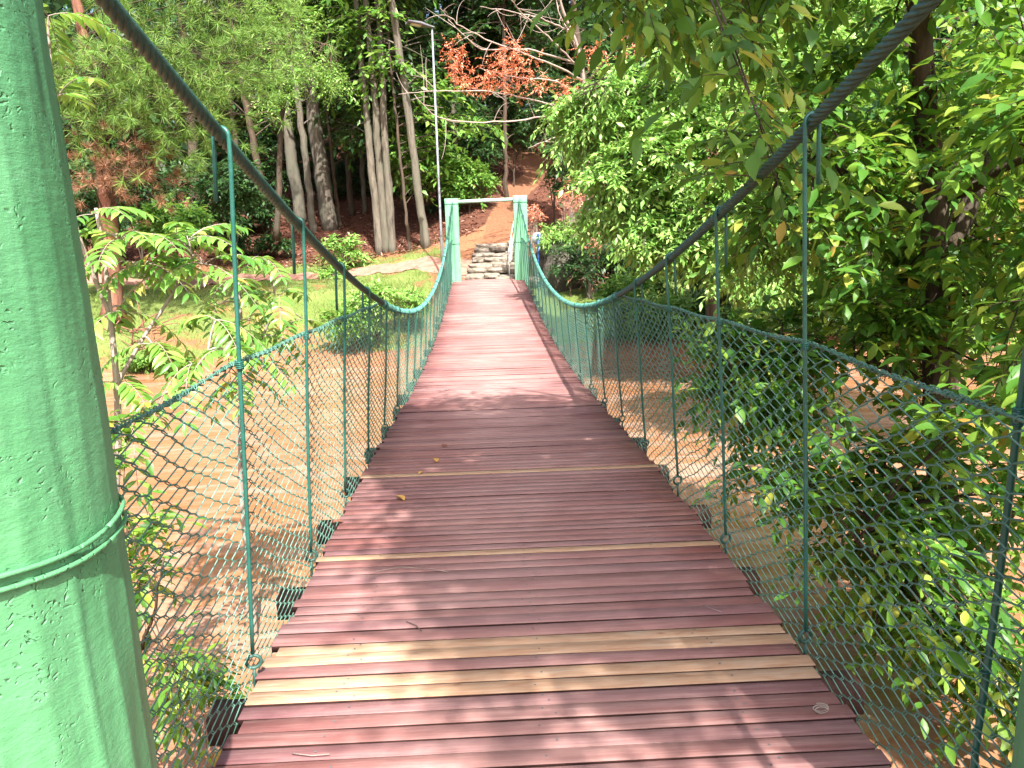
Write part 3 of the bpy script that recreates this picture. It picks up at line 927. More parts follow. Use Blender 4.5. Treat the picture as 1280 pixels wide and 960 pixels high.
# --- the riverside tree right of the near end; its upper crown overhangs the deck
limbs = [
    ([(3.05, 4.75, -3.1), (2.95, 4.7, -2.3), (2.72, 4.65, -1.3), (2.66, 4.6, -.4), (2.45, 4.55, .5), (2.2, 4.4, 1.5), (1.9, 4.1, 2.6), (1.7, 3.6, 3.8)], .10, .04),
    ([(2.66, 4.6, -.3), (3.1, 4.7, .6), (3.6, 4.9, 1.5), (4.1, 4.8, 2.6)], .055, .02),
    ([(2.3, 4.5, 1.1), (1.7, 4.2, 1.5), (1.1, 3.9, 1.45), (.5, 3.7, 1.2)], .035, .01),
    ([(2.6, 4.6, -.1), (2.0, 4.8, .3), (1.5, 5.1, .5)], .028, .008),
    ([(2.7, 4.65, -1.1), (2.2, 4.6, -.9), (1.75, 4.8, -.9), (1.5, 4.9, -1.2)], .025, .008),
    ([(2.85, 4.7, -1.9), (2.4, 4.3, -1.7), (2.0, 4.1, -1.9)], .022, .008),
    ([(2.6, 4.6, 0), (2.9, 3.8, .4), (2.9, 3.1, .6)], .03, .01),
    ([(1.9, 4.1, 2.6), (1.4, 2.9, 3.2), (.7, 1.6, 3.6), (.1, .6, 3.7)], .04, .012),
    ([(1.7, 3.7, 3.6), (2.0, 2.4, 4.2), (2.2, 1.0, 4.4)], .035, .012),
    ([(3.0, 4.8, -2.6), (3.5, 4.6, -1.7), (3.7, 4.4, -.9)], .03, .01),
]
blobs = [
    ((2.7, 4.5, .2), (1.2, 1.3, 1.1), 2.4), ((2.1, 4.9, .5), (.8, 1.0, .6), 1.1), ((3.6, 4.6, .9), (1.1, 1.2, 1.4), 1.8),
    ((2.2, 4.6, -1.0), (.75, .8, .75), 1.1), ((2.6, 4.4, -1.9), (.7, .6, .6), 1.2), ((3.2, 3.9, -.9), (.7, .7, .9), 1.2),
    ((2.6, 3.4, .3), (.5, .6, .7), .7), ((.47, 3.65, 1.0), (.2, .25, .13), .15), ((1.0, 3.9, .85), (.3, .3, .2), .25), ((1.5, 4.1, 1.3), (.6, .6, .3), .6), ((2.3, 4.3, 1.45), (.9, .9, .45), .9), ((2.1, 4.7, -.4), (.85, .8, .4), 1.0), B(940, 215, 2.95, 35, 40, .15, .12), B(850, 118, 3.1, 28, 18, .12, .05), B(960, 440, 5.0, 75, 42, .4, .7), B(900, 500, 5.2, 40, 40, .3, .3), B(1140, 770, 4.1, 90, 95, .4, .8), B(1245, 850, 3.5, 40, 60, .3, .5), B(1060, 640, 4.4, 75, 85, .45, .65), B(1262, 480, 3.1, 30, 50, .2, .35), B(975, 560, 4.6, 45, 90, .4, .35),
]
grow('riverside_tree', (3.05, 4.75, -3.1), 'slender dark trunked tree with glossy leaves close behind the right netting', 'tree', limbs, blobs,
     (MAT['barkd'], MAT['leaf_near']), 5, nbranch=275, ntwig=11, nl=8, L=.115, W=.048, twig=.34, kind='fine', droop=.25, down=.35, brad=.009, sag=.06,
     keep=lambda P: ~((P[:, 0] < 1.08) & (P[:, 2] < .62)) | (np.linalg.norm(P - at(940, 215, 2.95), axis=1) < .26) | (np.linalg.norm(P - at(850, 120, 3.1), axis=1) < .22))
# overhanging crown of the same kind of tree: a second, taller tree on the near bank
limbs = [
    ([(3.0, .6, -1.6), (2.95, .7, 0), (2.7, .9, 1.8), (2.2, 1.1, 3.4), (1.7, 1.3, 4.6)], .14, .05),
    ([(2.4, 1.0, 2.8), (1.3, 1.3, 3.4), (.3, 1.6, 3.7), (-.5, 1.9, 3.8)], .05, .015),
    ([(2.0, 1.2, 3.9), (1.0, .4, 4.6), (.2, -.2, 4.9)], .05, .015),
    ([(2.0, 1.2, 3.9), (1.9, 2.4, 4.4), (1.2, 3.2, 4.6)], .05, .015),
]
blobs = [((.85, 1.2, 3.7), (1.05, 1.1, .45), 1.8), ((.9, 1.7, 4.4), (1.0, 1.0, .5), 1.3), ((1.5, -.9, 4.6), (.95, 1.2, .5), 1.6), ((1.6, -2.3, 4.4), (.9, .9, .4), 1.2)]
grow('shade_tree', (3.0, .6, -1.6), 'broad tree on the near bank whose crown overhangs the bridge above the view', 'tree', limbs, blobs,
     (MAT['barkd'], MAT['leaf_near']), 8, nbranch=215, ntwig=12, nl=8, L=.13, W=.06, twig=.42, kind='flat', brad=.01,
     keep=lambda P: ~((P[:, 0] < .15) & (P[:, 1] < .25)))

# --- lime green trees over the far right water
limbs = [([(4.6, 15.6, -2.9), (4.4, 15.2, -1.2), (4.1, 14.8, .6), (3.8, 14.4, 2.2), (3.3, 14.0, 3.6)], .14, .04),
         ([(4.3, 15.0, -.6), (3.0, 14.0, .3), (2.0, 13.4, .7)], .05, .015), ([(4.1, 14.8, .7), (2.9, 14.2, 1.8), (1.9, 13.8, 2.2)], .05, .015),
         ([(4.0, 14.6, 1.4), (5.2, 14.0, 2.4), (6.2, 13.6, 3.0)], .05, .015), ([(4.4, 15.2, -1.2), (4.4, 13.6, -.8), (4.2, 12.6, -.9)], .045, .012)]
blobs = [((2.9, 14.0, 1.9), (1.35, 1.0, .75), 1.6), ((2.7, 13.6, .7), (1.1, .9, .7), 1.4), ((4.6, 13.6, 1.6), (1.5, 1.1, 1.2), 2.0), ((5.6, 13.6, 3.0), (1.7, 1.2, 1.0), 1.8),
         ((4.2, 13.0, .1), (1.5, 1.0, .8), 1.6), ((4.0, 14.0, 3.3), (1.4, 1.1, .7), 1.2), ((4.6, 12.6, -1.0), (1.3, .9, .55), 1.0),
     B(768, 268, 14, 38, 28, .6, .8), B(835, 300, 13, 55, 32, .7, 1.2), B(722, 165, 14.8, 36, 42, .7, .9), B(880, 200, 12.6, 80, 60, .8, 1.6), B(930, 90, 12.8, 90, 60, .9, 1.6)]
grow('lime_leaf_tree', (4.6, 15.6, -2.9), 'bright lime green tree spreading over the far right bank in full sun', 'tree', limbs, blobs,
     (MAT['bark'], MAT['leaf_lime']), 21, nbranch=640, ntwig=14, nl=9, L=.15, W=.06, twig=.42, kind='quad', droop=.3, down=.45, brad=.012)
limbs = [([(6.0, 9.6, -2.9), (5.7, 9.4, -1.2), (5.2, 9.2, .4), (4.7, 9.0, 1.8)], .12, .04), ([(5.5, 9.3, -.5), (4.2, 9.0, -.2), (3.1, 8.8, -.3)], .05, .012),
         ([(5.2, 9.2, .4), (4.0, 9.0, 1.0), (3.2, 8.8, 1.3)], .045, .012), ([(5.4, 9.3, .0), (6.2, 8.9, 1.0), (6.8, 8.6, 1.7)], .045, .012)]
blobs = [((3.9, 8.9, -.1), (1.0, .8, .6), 1.5), ((3.9, 8.9, 1.0), (1.0, .8, .7), 1.4), ((5.2, 8.8, .5), (1.2, .9, 1.1), 1.8), ((6.4, 8.5, 1.4), (1.1, .9, 1.1), 1.4), ((5.0, 8.6, -1.0), (1.2, .8, .6), 1.2), ((3.0, 9.2, -.55), (.5, .5, .35), .5)]
grow('mid_green_tree', (6.0, 9.6, -2.9), 'mid green leaning tree between the riverside tree and the lime tree', 'tree', limbs, blobs,
     (MAT['barkd'], MAT['leaf_mid']), 22, nbranch=330, ntwig=12, nl=9, L=.13, W=.052, twig=.40, kind='quad', droop=.3, down=.4, brad=.011)

# --- pinnate leaved saplings left of the bridge
def pinnate(name, base, label, stems, tips, seed, leafL=.5, pairs=7, lf=.13, group=None):
    r = np.random.default_rng(seed)
    t = thing(name, base, label, 'sapling', group)
    gw, gl = Geo(), Geo()
    SP = []
    for pts, r0, r1 in stems:
        P = np.asarray(pts, float); tt = np.linspace(0, len(P)-1, 20)
        Q = np.stack([np.interp(tt, np.arange(len(P)), P[:, c]) for c in range(3)], -1)
        for _ in range(3): Q[1:-1] = (Q[:-2] + 2*Q[1:-1] + Q[2:]) / 4
        gw.tube(Q, np.linspace(r0, r1, 20), 7); SP.append(Q)
    for (tip, nleaf, droop) in tips:
        tip = np.asarray(tip, float)
        allp = np.vstack(SP)
        a = allp[np.argmin(np.linalg.norm((allp - tip) * [1, 1, .7], axis=1))]
        if np.linalg.norm(tip - a) > .06:
            gw.tube(bez(a, tip, .05, 8), np.linspace(.008, .004, 8), 5)
        az0 = r.random() * 2 * PI
        nleaf = max(2, int(nleaf * .78))
        for q in range(nleaf):
            az = az0 + q * 2.4 + r.normal(0, .3)
            el = r.uniform(-.1, .75)
            d = np.array([math.cos(az) * math.cos(el), math.sin(az) * math.cos(el), math.sin(el)])
            Ln = leafL * r.uniform(.6, 1.15)
            s_ = np.linspace(0, 1, 9)[:, None]
            rach = tip + d * Ln * s_ - np.array([0, 0, 1.0]) * droop * Ln * s_ ** 2
            gw.tube(rach, np.linspace(.0032, .0014, 9), 4, cap=False)
            np_ = pairs + int(r.integers(-1, 2))
            ts = np.linspace(.18, .97, np_)
            C = np.stack([np.interp(ts, s_[:, 0], rach[:, c]) for c in range(3)], -1)
            tan = norm(np.gradient(C, axis=0))
            sd = norm(np.cross(tan, [0, 0, 1.0])); nn = np.cross(sd, tan)
            prof = lf * (.65 + .5 * np.sin(ts * PI * .85)) * r.uniform(.85, 1.1)
            for sg in (-1, 1):
                gl.leaves(C, sd * sg * .85 + tan * .55 - nn * .25 + r.normal(0, .09, C.shape), nn + sd * sg * .3 + r.normal(0, .14, C.shape), prof, prof * .30, 'fine')
            gl.leaves(C[-1:], tan[-1:], nn[-1:], prof[-1:] * .9, prof[-1:] * .3, 'fine')
    put('trunk', gw, MAT['barkw'], t, smooth=True)
    put('crown', gl, MAT['leaf_pin'], t)
def A(u, v, Y): return tuple(at(u, v, Y))
pinnate('pinnate_sapling', (-2.75, 4.6, -3.0), 'pale stemmed sapling with long pinnate leaves just beside the left pylon',
    [([(-2.75, 4.6, -3.1), A(150, 560, 4.6), A(146, 470, 4.6), A(138, 395, 4.6), A(132, 330, 4.6), A(120, 260, 4.6)], .026, .010),
     ([A(146, 480, 4.6), A(180, 420, 4.7), A(215, 370, 4.8), A(240, 320, 4.8)], .014, .007),
     ([A(150, 540, 4.6), A(190, 500, 4.5), A(230, 480, 4.4), A(260, 440, 4.4)], .013, .006),
     ([A(138, 395, 4.6), A(110, 330, 4.5), A(85, 250, 4.5), A(70, 160, 4.5), A(62, 60, 4.5)], .014, .006)],
    [(A(115, 268, 4.6), 6, .5), (A(150, 300, 4.6), 6, .5), (A(235, 300, 4.8), 8, .5), (A(205, 340, 4.8), 7, .55), (A(180, 330, 4.7), 7, .6), (A(255, 330, 4.8), 6, .6), (A(270, 400, 4.5), 6, .7),
     (A(160, 390, 4.6), 4, .8), (A(190, 430, 4.6), 4, .8), (A(240, 455, 4.4), 4, .9), (A(285, 440, 4.4), 5, .8), (A(72, 120, 4.5), 6, .45), (A(60, 20, 4.5), 4, .6), (A(150, 480, 4.6), 4, .8), (A(165, 520, 4.5), 3, .9), (A(175, 300, 4.6), 5, .5), (A(220, 300, 4.7), 5, .4)], 31, .38, 8, .105)
pinnate('pinnate_sapling', (-2.1, 5.4, -3.0), 'drooping pinnate sapling behind the first hanger rod on the left',
    [([(-1.95, 5.4, -3.2), A(300, 620, 5.4), A(300, 480, 5.4), A(302, 400, 5.4), A(298, 350, 5.4)], .02, .008), ([A(300, 470, 5.4), A(330, 420, 5.3), A(345, 370, 5.3), A(335, 325, 5.3)], .012, .006)],
    [(A(300, 350, 5.4), 7, .7), (A(330, 325, 5.3), 5, .6), (A(350, 370, 5.3), 5, .7), (A(310, 400, 5.4), 6, .9), (A(340, 420, 5.3), 5, .9), (A(285, 430, 5.4), 5, 1.0), (A(320, 450, 5.3), 5, .9), (A(380, 400, 5.5), 4, .6), (A(275, 380, 5.4), 4, .8), (A(300, 480, 5.2), 4, 1.0)], 32, .36, 7, .10)
limbs = [([(-2.35, 3.9, -3.2), (-2.2, 3.9, -2.4), (-2.05, 3.9, -1.5)], .02, .006), ([(-2.25, 3.9, -2.6), (-1.9, 3.7, -2.0), (-1.75, 3.6, -1.6)], .012, .005)]
grow('bank_shrub', (-2.35, 3.9, -3.2), 'thin leafy shrub below the left netting beside the pylon', 'shrub', limbs,
     [((-2.0, 3.8, -1.5), (.3, .35, .5), 1.5), ((-1.75, 3.6, -2.5), (.35, .4, .3), 1.0), ((-2.15, 4.0, -1.0), (.25, .3, .3), .6)], (MAT['barkd'], MAT['leaf_near']), 33, nbranch=22, ntwig=6, nl=7, L=.10, W=.035, twig=.24, kind='fine', brad=.004, down=.4)

# --- pine at the upper left of the far bank
def pine(base, h, r0, label, blobs, seed, ntuft=1500, dead=None, ndl=46, ln=.30):
    r = np.random.default_rng(seed)
    t = thing('pine_tree', base, label, 'pine tree')
    b = np.asarray(base, float)
    gw, gl, gb = Geo(), Geo(), Geo()
    tt = np.linspace(0, 1, 26)[:, None]
    P = b + np.array([0, 0, h]) * tt + np.stack([.25*np.sin(tt[:, 0]*3), .1*np.sin(tt[:, 0]*5), 0*tt[:, 0]], -1)
    rr = np.linspace(r0, r0*.3, 26); rr[0] *= 1.4
    gw.tube(P, rr, 12)
    def tufts(blobs, n, geo, mat_ln):
        q, c = blob_points(blobs, max(n // 12, 8), r, .2)
        for p in q:
            zz = np.clip(p[2] - r.uniform(.2, 1.0), b[2] + 1, b[2] + h)
            a = P[np.argmin(np.abs(P[:, 2] - zz))]
            br = bez(a, p, .2, 8, r.normal(0, .12, 3))
            gb.tube(br, np.linspace(.028, .008, 8), 4, cap=False)
            B_ = p + r.normal(0, 1, (12, 3)) * np.array([.6, .5, .42])
            gb.sticks(np.repeat(br[-2][None], 12, 0), B_, .007, .003)
            ax = norm(B_ - br[-2] + np.array([0, 0, .25]))
            for _ in range(1):
                dd = norm(ax[:, None] * .55 + r.normal(0, .6, (12, ndl, 3)))
                geo.leaves((B_[:, None] - ax[:, None] * r.uniform(0, .05, (12, ndl, 1))).reshape(-1, 3), dd.reshape(-1, 3), r.normal(0, 1, (12*ndl, 3)), mat_ln * r.uniform(.7, 1.1, 12*ndl), .012, 'needle')
    tufts(blobs, ntuft, gl, ln)
    if dead:
        gd_ = Geo(); tufts(dead[0], dead[1], gd_, ln * .8); put('dead_boughs', gd_, MAT['needles_dead'], t)
    put('trunk', gw, MAT['barkp'], t, smooth=True)
    put('branches', gb, MAT['barkd'], t)
    put('crown', gl, MAT['needles'], t)
pb = march(130, 345); pbY = 19.0
bz = float(ground_z(at(128, 300, 19.)[0], 19.))
pine((at(128, 300, 19.)[0], 19.0, bz), 9.5, .24, 'pine with flaky red trunk and drooping needle boughs behind the left pylon',
     [B(120, 60, 18, 90, 50, .9, 1.3), B(215, 50, 18, 70, 60, 1.0, 1.4), B(285, 90, 18.3, 45, 55, .9, 1.0), B(180, 110, 17.8, 80, 35, .8, 1.0), B(265, 150, 18, 45, 35, .8, .7), B(210, 165, 18, 35, 22, .6, .4), B(330, 40, 18.6, 40, 40, .9, .6), B(110, 130, 18.2, 40, 40, .8, .4), B(230, -40, 18, 120, 50, 1.3, .9)],
     41, 900, ([B(150, 215, 18.2, 38, 32, .5, 1.0), B(135, 180, 18.4, 22, 18, .4, .4)], 110))

# --- forest trees behind the lawn
def forest_tree(u, v, w_px, lean_px, h, label, mats, blobs=None, stems=1, Y=None, seed=0, nb=60, name='forest_tree', L=.26, W=.12, nl=7, ntwig=8, twig=.7, top=None):
    r = np.random.default_rng(900 + seed)
    p = march(u, v) if Y is None else np.array([at(u, v, Y)[0], Y, float(ground_z(at(u, v, Y)[0], Y))])
    Yb = p[1]
    k_ = Yb / FPX
    limbs = []
    r0 = w_px * k_ / 2 * .84
    for q in range(stems):
        off = (q - (stems - 1) / 2) * r0 * 1.5
        offt = (q - (stems - 1) / 2) * r0 * 3.2
        a = p + np.array([off, r.normal(0, .05), -.15]); b_ = p + np.array([offt + lean_px * k_, r.normal(0, .3), h])
        n = 7
        pts = [a + (b_ - a) * s_ + (np.array([r.normal(0, r0 * .13), r.normal(0, r0*.13), 0]) if 0 < s_ < 1 else 0) for s_ in np.linspace(0, 1, n)]
        limbs.append((pts, r0, r0 * .45))
    top_ = p + np.array([lean_px * k_, 0, h])
    if blobs is None:
        blobs = [(p + np.array([lean_px * k_ * f_ + r.normal(0, .8), r.normal(0, .5) + (2.6 if f_ < .65 else .4), h * f_]), (1.9, 1.7, 1.2), 1) for f_ in (.36, .46, .56, .68, .8, .9, 1.0)]
    return grow(name, p, label, 'tree', limbs, blobs, mats, 100 + seed, nbranch=nb, ntwig=ntwig, nl=nl, L=L, W=W, twig=twig, kind='flat', brad=min(.03, r0 * .3), stem=.005, droop=.3, down=.3, bark_sides=10, group='tall forest trees behind the lawn')
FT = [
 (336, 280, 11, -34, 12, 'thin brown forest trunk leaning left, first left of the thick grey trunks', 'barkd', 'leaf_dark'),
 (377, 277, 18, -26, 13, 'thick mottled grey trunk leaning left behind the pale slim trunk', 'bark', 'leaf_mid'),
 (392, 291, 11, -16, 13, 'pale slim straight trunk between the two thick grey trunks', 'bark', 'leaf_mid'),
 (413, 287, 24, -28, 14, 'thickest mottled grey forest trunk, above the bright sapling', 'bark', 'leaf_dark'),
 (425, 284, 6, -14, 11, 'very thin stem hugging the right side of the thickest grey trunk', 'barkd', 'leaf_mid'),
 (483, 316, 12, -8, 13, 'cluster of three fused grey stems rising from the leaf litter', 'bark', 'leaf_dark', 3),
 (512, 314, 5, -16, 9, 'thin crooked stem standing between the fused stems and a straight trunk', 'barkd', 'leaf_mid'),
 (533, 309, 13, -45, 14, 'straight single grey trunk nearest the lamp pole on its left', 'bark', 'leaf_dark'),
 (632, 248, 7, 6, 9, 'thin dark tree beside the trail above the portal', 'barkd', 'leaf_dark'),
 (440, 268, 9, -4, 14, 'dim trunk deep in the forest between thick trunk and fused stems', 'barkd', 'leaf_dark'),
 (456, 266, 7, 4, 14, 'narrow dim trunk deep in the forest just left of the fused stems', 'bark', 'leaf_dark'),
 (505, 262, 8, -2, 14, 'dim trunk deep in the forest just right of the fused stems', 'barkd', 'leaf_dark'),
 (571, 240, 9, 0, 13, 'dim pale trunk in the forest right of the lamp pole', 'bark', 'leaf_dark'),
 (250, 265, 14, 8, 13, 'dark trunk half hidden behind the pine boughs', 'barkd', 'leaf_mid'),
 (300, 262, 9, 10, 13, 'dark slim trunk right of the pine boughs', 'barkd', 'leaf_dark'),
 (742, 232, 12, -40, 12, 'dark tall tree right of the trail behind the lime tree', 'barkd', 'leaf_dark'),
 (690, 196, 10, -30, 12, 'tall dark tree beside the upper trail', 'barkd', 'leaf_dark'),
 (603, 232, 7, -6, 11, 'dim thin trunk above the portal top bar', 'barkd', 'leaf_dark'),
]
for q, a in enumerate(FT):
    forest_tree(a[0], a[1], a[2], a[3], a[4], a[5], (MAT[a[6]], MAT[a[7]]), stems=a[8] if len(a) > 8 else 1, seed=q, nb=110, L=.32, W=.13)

# feathery sunlit foliage hanging in front of the thick trunks
limbs = [([A(345, 300, 25.5), A(350, 200, 25.5), A(355, 100, 25.3), A(370, 0, 25), A(380, -60, 25)], .10, .05), ([A(355, 80, 25.3), A(390, 50, 24.5), A(420, 60, 24.2)], .04, .015)]
grow('feathery_tree', A(345, 300, 25.5), 'feathery bright foliage tree hanging in front of the thick grey trunks', 'tree', limbs,
     [B(375, 90, 24.5, 50, 22, .9, 1.4), B(360, 40, 24.5, 45, 30, 1.0, 1.2), B(400, 112, 24.2, 35, 10, .7, .7), B(350, 125, 24.4, 25, 14, .6, .5), B(330, -10, 24.5, 60, 30, 1, .8)], (MAT['barkd'], MAT['leaf_lime']), 55, nbranch=80, ntwig=10, nl=10, L=.12, W=.04, twig=.5, kind='flat', brad=.012, droop=.2, down=.1)

# understorey shrubs, each its own
def shrub(u, v, Y, ru, rv, label, mat, seed, L=.2, W=.075, nb=40, name='forest_shrub', group='shrubs under the forest trees', twig=.4, ry=.8, ntwig=9, nl=8):
    c = np.array(at(u, v, Y)); k_ = Y / FPX
    gz = float(ground_z(c[0], c[1]))
    b = (c[0], c[1], gz)
    hh = max(c[2] - gz, .3)
    limbs = [([(c[0], c[1], gz - .1), (c[0] + .05, c[1], gz + hh * .5), tuple(c)], .035, .012),
             ([(c[0], c[1], gz + hh*.2), (c[0] - ru*k_*.5, c[1], c[2] + rv*k_*.3)], .02, .008), ([(c[0], c[1], gz + hh*.25), (c[0] + ru*k_*.5, c[1], c[2] + rv*k_*.2)], .02, .008)]
    return grow(name, b, label, 'shrub', limbs, [(c, (ru*k_, ry, rv*k_), 1.0)], (MAT['barkd'], mat), seed, nbranch=nb, ntwig=ntwig, nl=nl, L=L, W=W, twig=twig, kind='flat', brad=.008, group=group, droop=.25, down=.3)
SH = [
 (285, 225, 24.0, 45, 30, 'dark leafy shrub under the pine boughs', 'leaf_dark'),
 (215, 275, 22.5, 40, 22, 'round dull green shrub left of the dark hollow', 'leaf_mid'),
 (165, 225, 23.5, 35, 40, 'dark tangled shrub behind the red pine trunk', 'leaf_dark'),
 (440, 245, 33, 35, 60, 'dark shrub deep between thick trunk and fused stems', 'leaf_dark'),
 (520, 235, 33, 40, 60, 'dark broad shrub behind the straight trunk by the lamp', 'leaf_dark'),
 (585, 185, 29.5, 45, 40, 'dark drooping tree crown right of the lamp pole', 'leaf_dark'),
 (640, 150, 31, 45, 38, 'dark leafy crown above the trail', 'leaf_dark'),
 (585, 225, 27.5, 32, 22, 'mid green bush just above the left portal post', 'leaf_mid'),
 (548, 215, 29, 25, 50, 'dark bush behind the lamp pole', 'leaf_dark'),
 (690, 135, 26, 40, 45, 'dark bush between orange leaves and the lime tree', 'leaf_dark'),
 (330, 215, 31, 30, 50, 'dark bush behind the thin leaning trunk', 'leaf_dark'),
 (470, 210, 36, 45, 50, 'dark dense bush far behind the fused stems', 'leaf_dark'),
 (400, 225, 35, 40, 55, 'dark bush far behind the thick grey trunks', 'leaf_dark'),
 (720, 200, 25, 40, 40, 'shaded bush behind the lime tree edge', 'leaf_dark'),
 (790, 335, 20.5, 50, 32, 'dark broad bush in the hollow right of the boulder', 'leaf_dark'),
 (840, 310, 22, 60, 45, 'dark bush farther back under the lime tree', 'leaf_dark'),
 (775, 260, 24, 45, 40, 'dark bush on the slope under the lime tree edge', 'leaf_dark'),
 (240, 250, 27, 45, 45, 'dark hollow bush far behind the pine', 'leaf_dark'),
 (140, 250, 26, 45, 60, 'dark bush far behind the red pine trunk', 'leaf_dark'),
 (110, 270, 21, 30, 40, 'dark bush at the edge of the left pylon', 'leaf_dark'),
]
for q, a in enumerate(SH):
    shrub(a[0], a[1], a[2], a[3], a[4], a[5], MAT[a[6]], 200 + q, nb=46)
shrub(428, 318, 24.3, 30, 26, 'bright green sapling on the lawn edge in front of the thick trunk', MAT['leaf_lime'], 231, L=.15, W=.06, nb=34, name='lawn_sapling', group='sunlit bushes on the lawn', twig=.3, ry=.6)
shrub(415, 345, 23.0, 20, 8, 'low pale bush at the path below the bright sapling', MAT['leaf_lime'], 232, L=.14, W=.05, nb=14, name='lawn_bush', group='sunlit bushes on the lawn', twig=.25, ry=.4)
shrub(468, 372, 16.9, 34, 15, 'yellow green bush on the bank just behind the left cable', MAT['leaf_lime'], 233, L=.12, W=.05, nb=40, name='bank_bush', group='sunlit bushes on the lawn', twig=.25, ry=.5)
shrub(512, 374, 17.6, 24, 10, 'pale grassy bush beside two short stumps near the portal', MAT['leaf_lime'], 234, L=.13, W=.03, nb=24, name='bank_bush', group='sunlit bushes on the lawn', twig=.22, ry=.4)
shrub(440, 400, 16.6, 40, 14, 'leafy green bush low on the far bank seen through the left netting', MAT['leaf_mid'], 235, L=.12, W=.05, nb=36, name='bank_bush', group='sunlit bushes on the lawn', twig=.25, ry=.4)
shrub(195, 452, 16.6, 45, 7, 'low weedy patch of leaves on the water edge at left', MAT['leaf_mid'], 236, L=.10, W=.05, nb=40, name='bank_weeds', group='sunlit bushes on the lawn', twig=.18, ry=.4)
shrub(320, 305, 26, 60, 9, 'low dark ground plants along the litter edge', MAT['leaf_dark'], 237, L=.14, W=.06, nb=40, name='low_plants', group='shrubs under the forest trees', twig=.25, ry=.5)
# right far bank
shrub(712, 322, 19.6, 26, 22, 'brown stemmed bush growing over the front of the boulder', MAT['leaf_dark'], 254, L=.12, W=.04, nb=30, name='boulder_bush', group='bushes around the boulder', ry=.3, twig=.3)
shrub(200, 250, 28, 55, 40, 'dark thicket behind the lawn left of the hanger rod', MAT['leaf_dark'], 255, nb=60, name='forest_shrub', twig=.5)
shrub(305, 262, 28.5, 40, 22, 'low dark thicket on the litter left of the thick trunks', MAT['leaf_dark'], 256, nb=50, name='forest_shrub', twig=.4)
shrub(905, 338, 18.2, 70, 32, 'dark bush standing on the far bank behind the second right hanger', MAT['leaf_dark'], 251, L=.14, W=.055, nb=70, name='bank_bush', group='bushes around the boulder', ry=.6, twig=.35)
shrub(800, 366, 18.0, 50, 22, 'low green bush between the boulder and the lime tree trunk', MAT['leaf_mid'], 252, L=.13, W=.05, nb=50, name='bank_bush', group='bushes around the boulder', ry=.6, twig=.3)
shrub(1010, 345, 18.5, 80, 40, 'broad shaded bush on the far bank left of the slender trunk', MAT['leaf_mid'], 253, L=.14, W=.055, nb=80, name='bank_bush', group='bushes around the boulder', ry=.6, twig=.35)
shrub(705, 292, 20.8, 34, 12, 'light green fern like bush on top of the boulder', MAT['leaf_lime'], 238, L=.16, W=.035, nb=30, name='boulder_bush', group='bushes around the boulder', twig=.35, ry=.5)
shrub(755, 330, 19.5, 38, 25, 'shaded twiggy bush right of the boulder', MAT['leaf_dark'], 239, L=.13, W=.05, nb=34, name='boulder_bush', group='bushes around the boulder', ry=.6)
shrub(820, 395, 16.8, 85, 22, 'green bush on the far bank behind the right netting', MAT['leaf_mid'], 240, L=.13, W=.05, nb=90, name='bank_bush', group='bushes around the boulder', ry=.6, twig=.3)
shrub(930, 380, 16.6, 70, 30, 'dark green bush on the far bank below the mid green tree', MAT['leaf_dark'], 241, L=.13, W=.05, nb=70, name='bank_bush', group='bushes around the boulder', ry=.6, twig=.3)
shrub(1080, 380, 16.8, 110, 40, 'wide dark bush on the far bank behind the slender trunk', MAT['leaf_dark'], 242, L=.14, W=.055, nb=90, name='bank_bush', group='bushes around the boulder', ry=.6, twig=.35)
shrub(1230, 330, 15.6, 90, 90, 'tall dark bush at the far right of the opposite bank', MAT['leaf_mid'], 243, L=.15, W=.06, nb=100, name='bank_bush', group='bushes around the boulder', ry=.8, twig=.4)

bo = at(715, 325, 20.9)
gg = Geo(); stone(gg, (bo[0] + .05, 21.0, bo[2] - .35), (1.75, 1.5, 1.75), 3.3, .3, 14); stone(gg, (bo[0] + .75, 20.7, bo[2] - .7), (1.1, 1.0, 1.0), 9.1, .8, 10)
tag(put('boulder', gg, MAT['rock'], smooth=True), 'large mossy grey boulder right of the round sign', 'boulder')

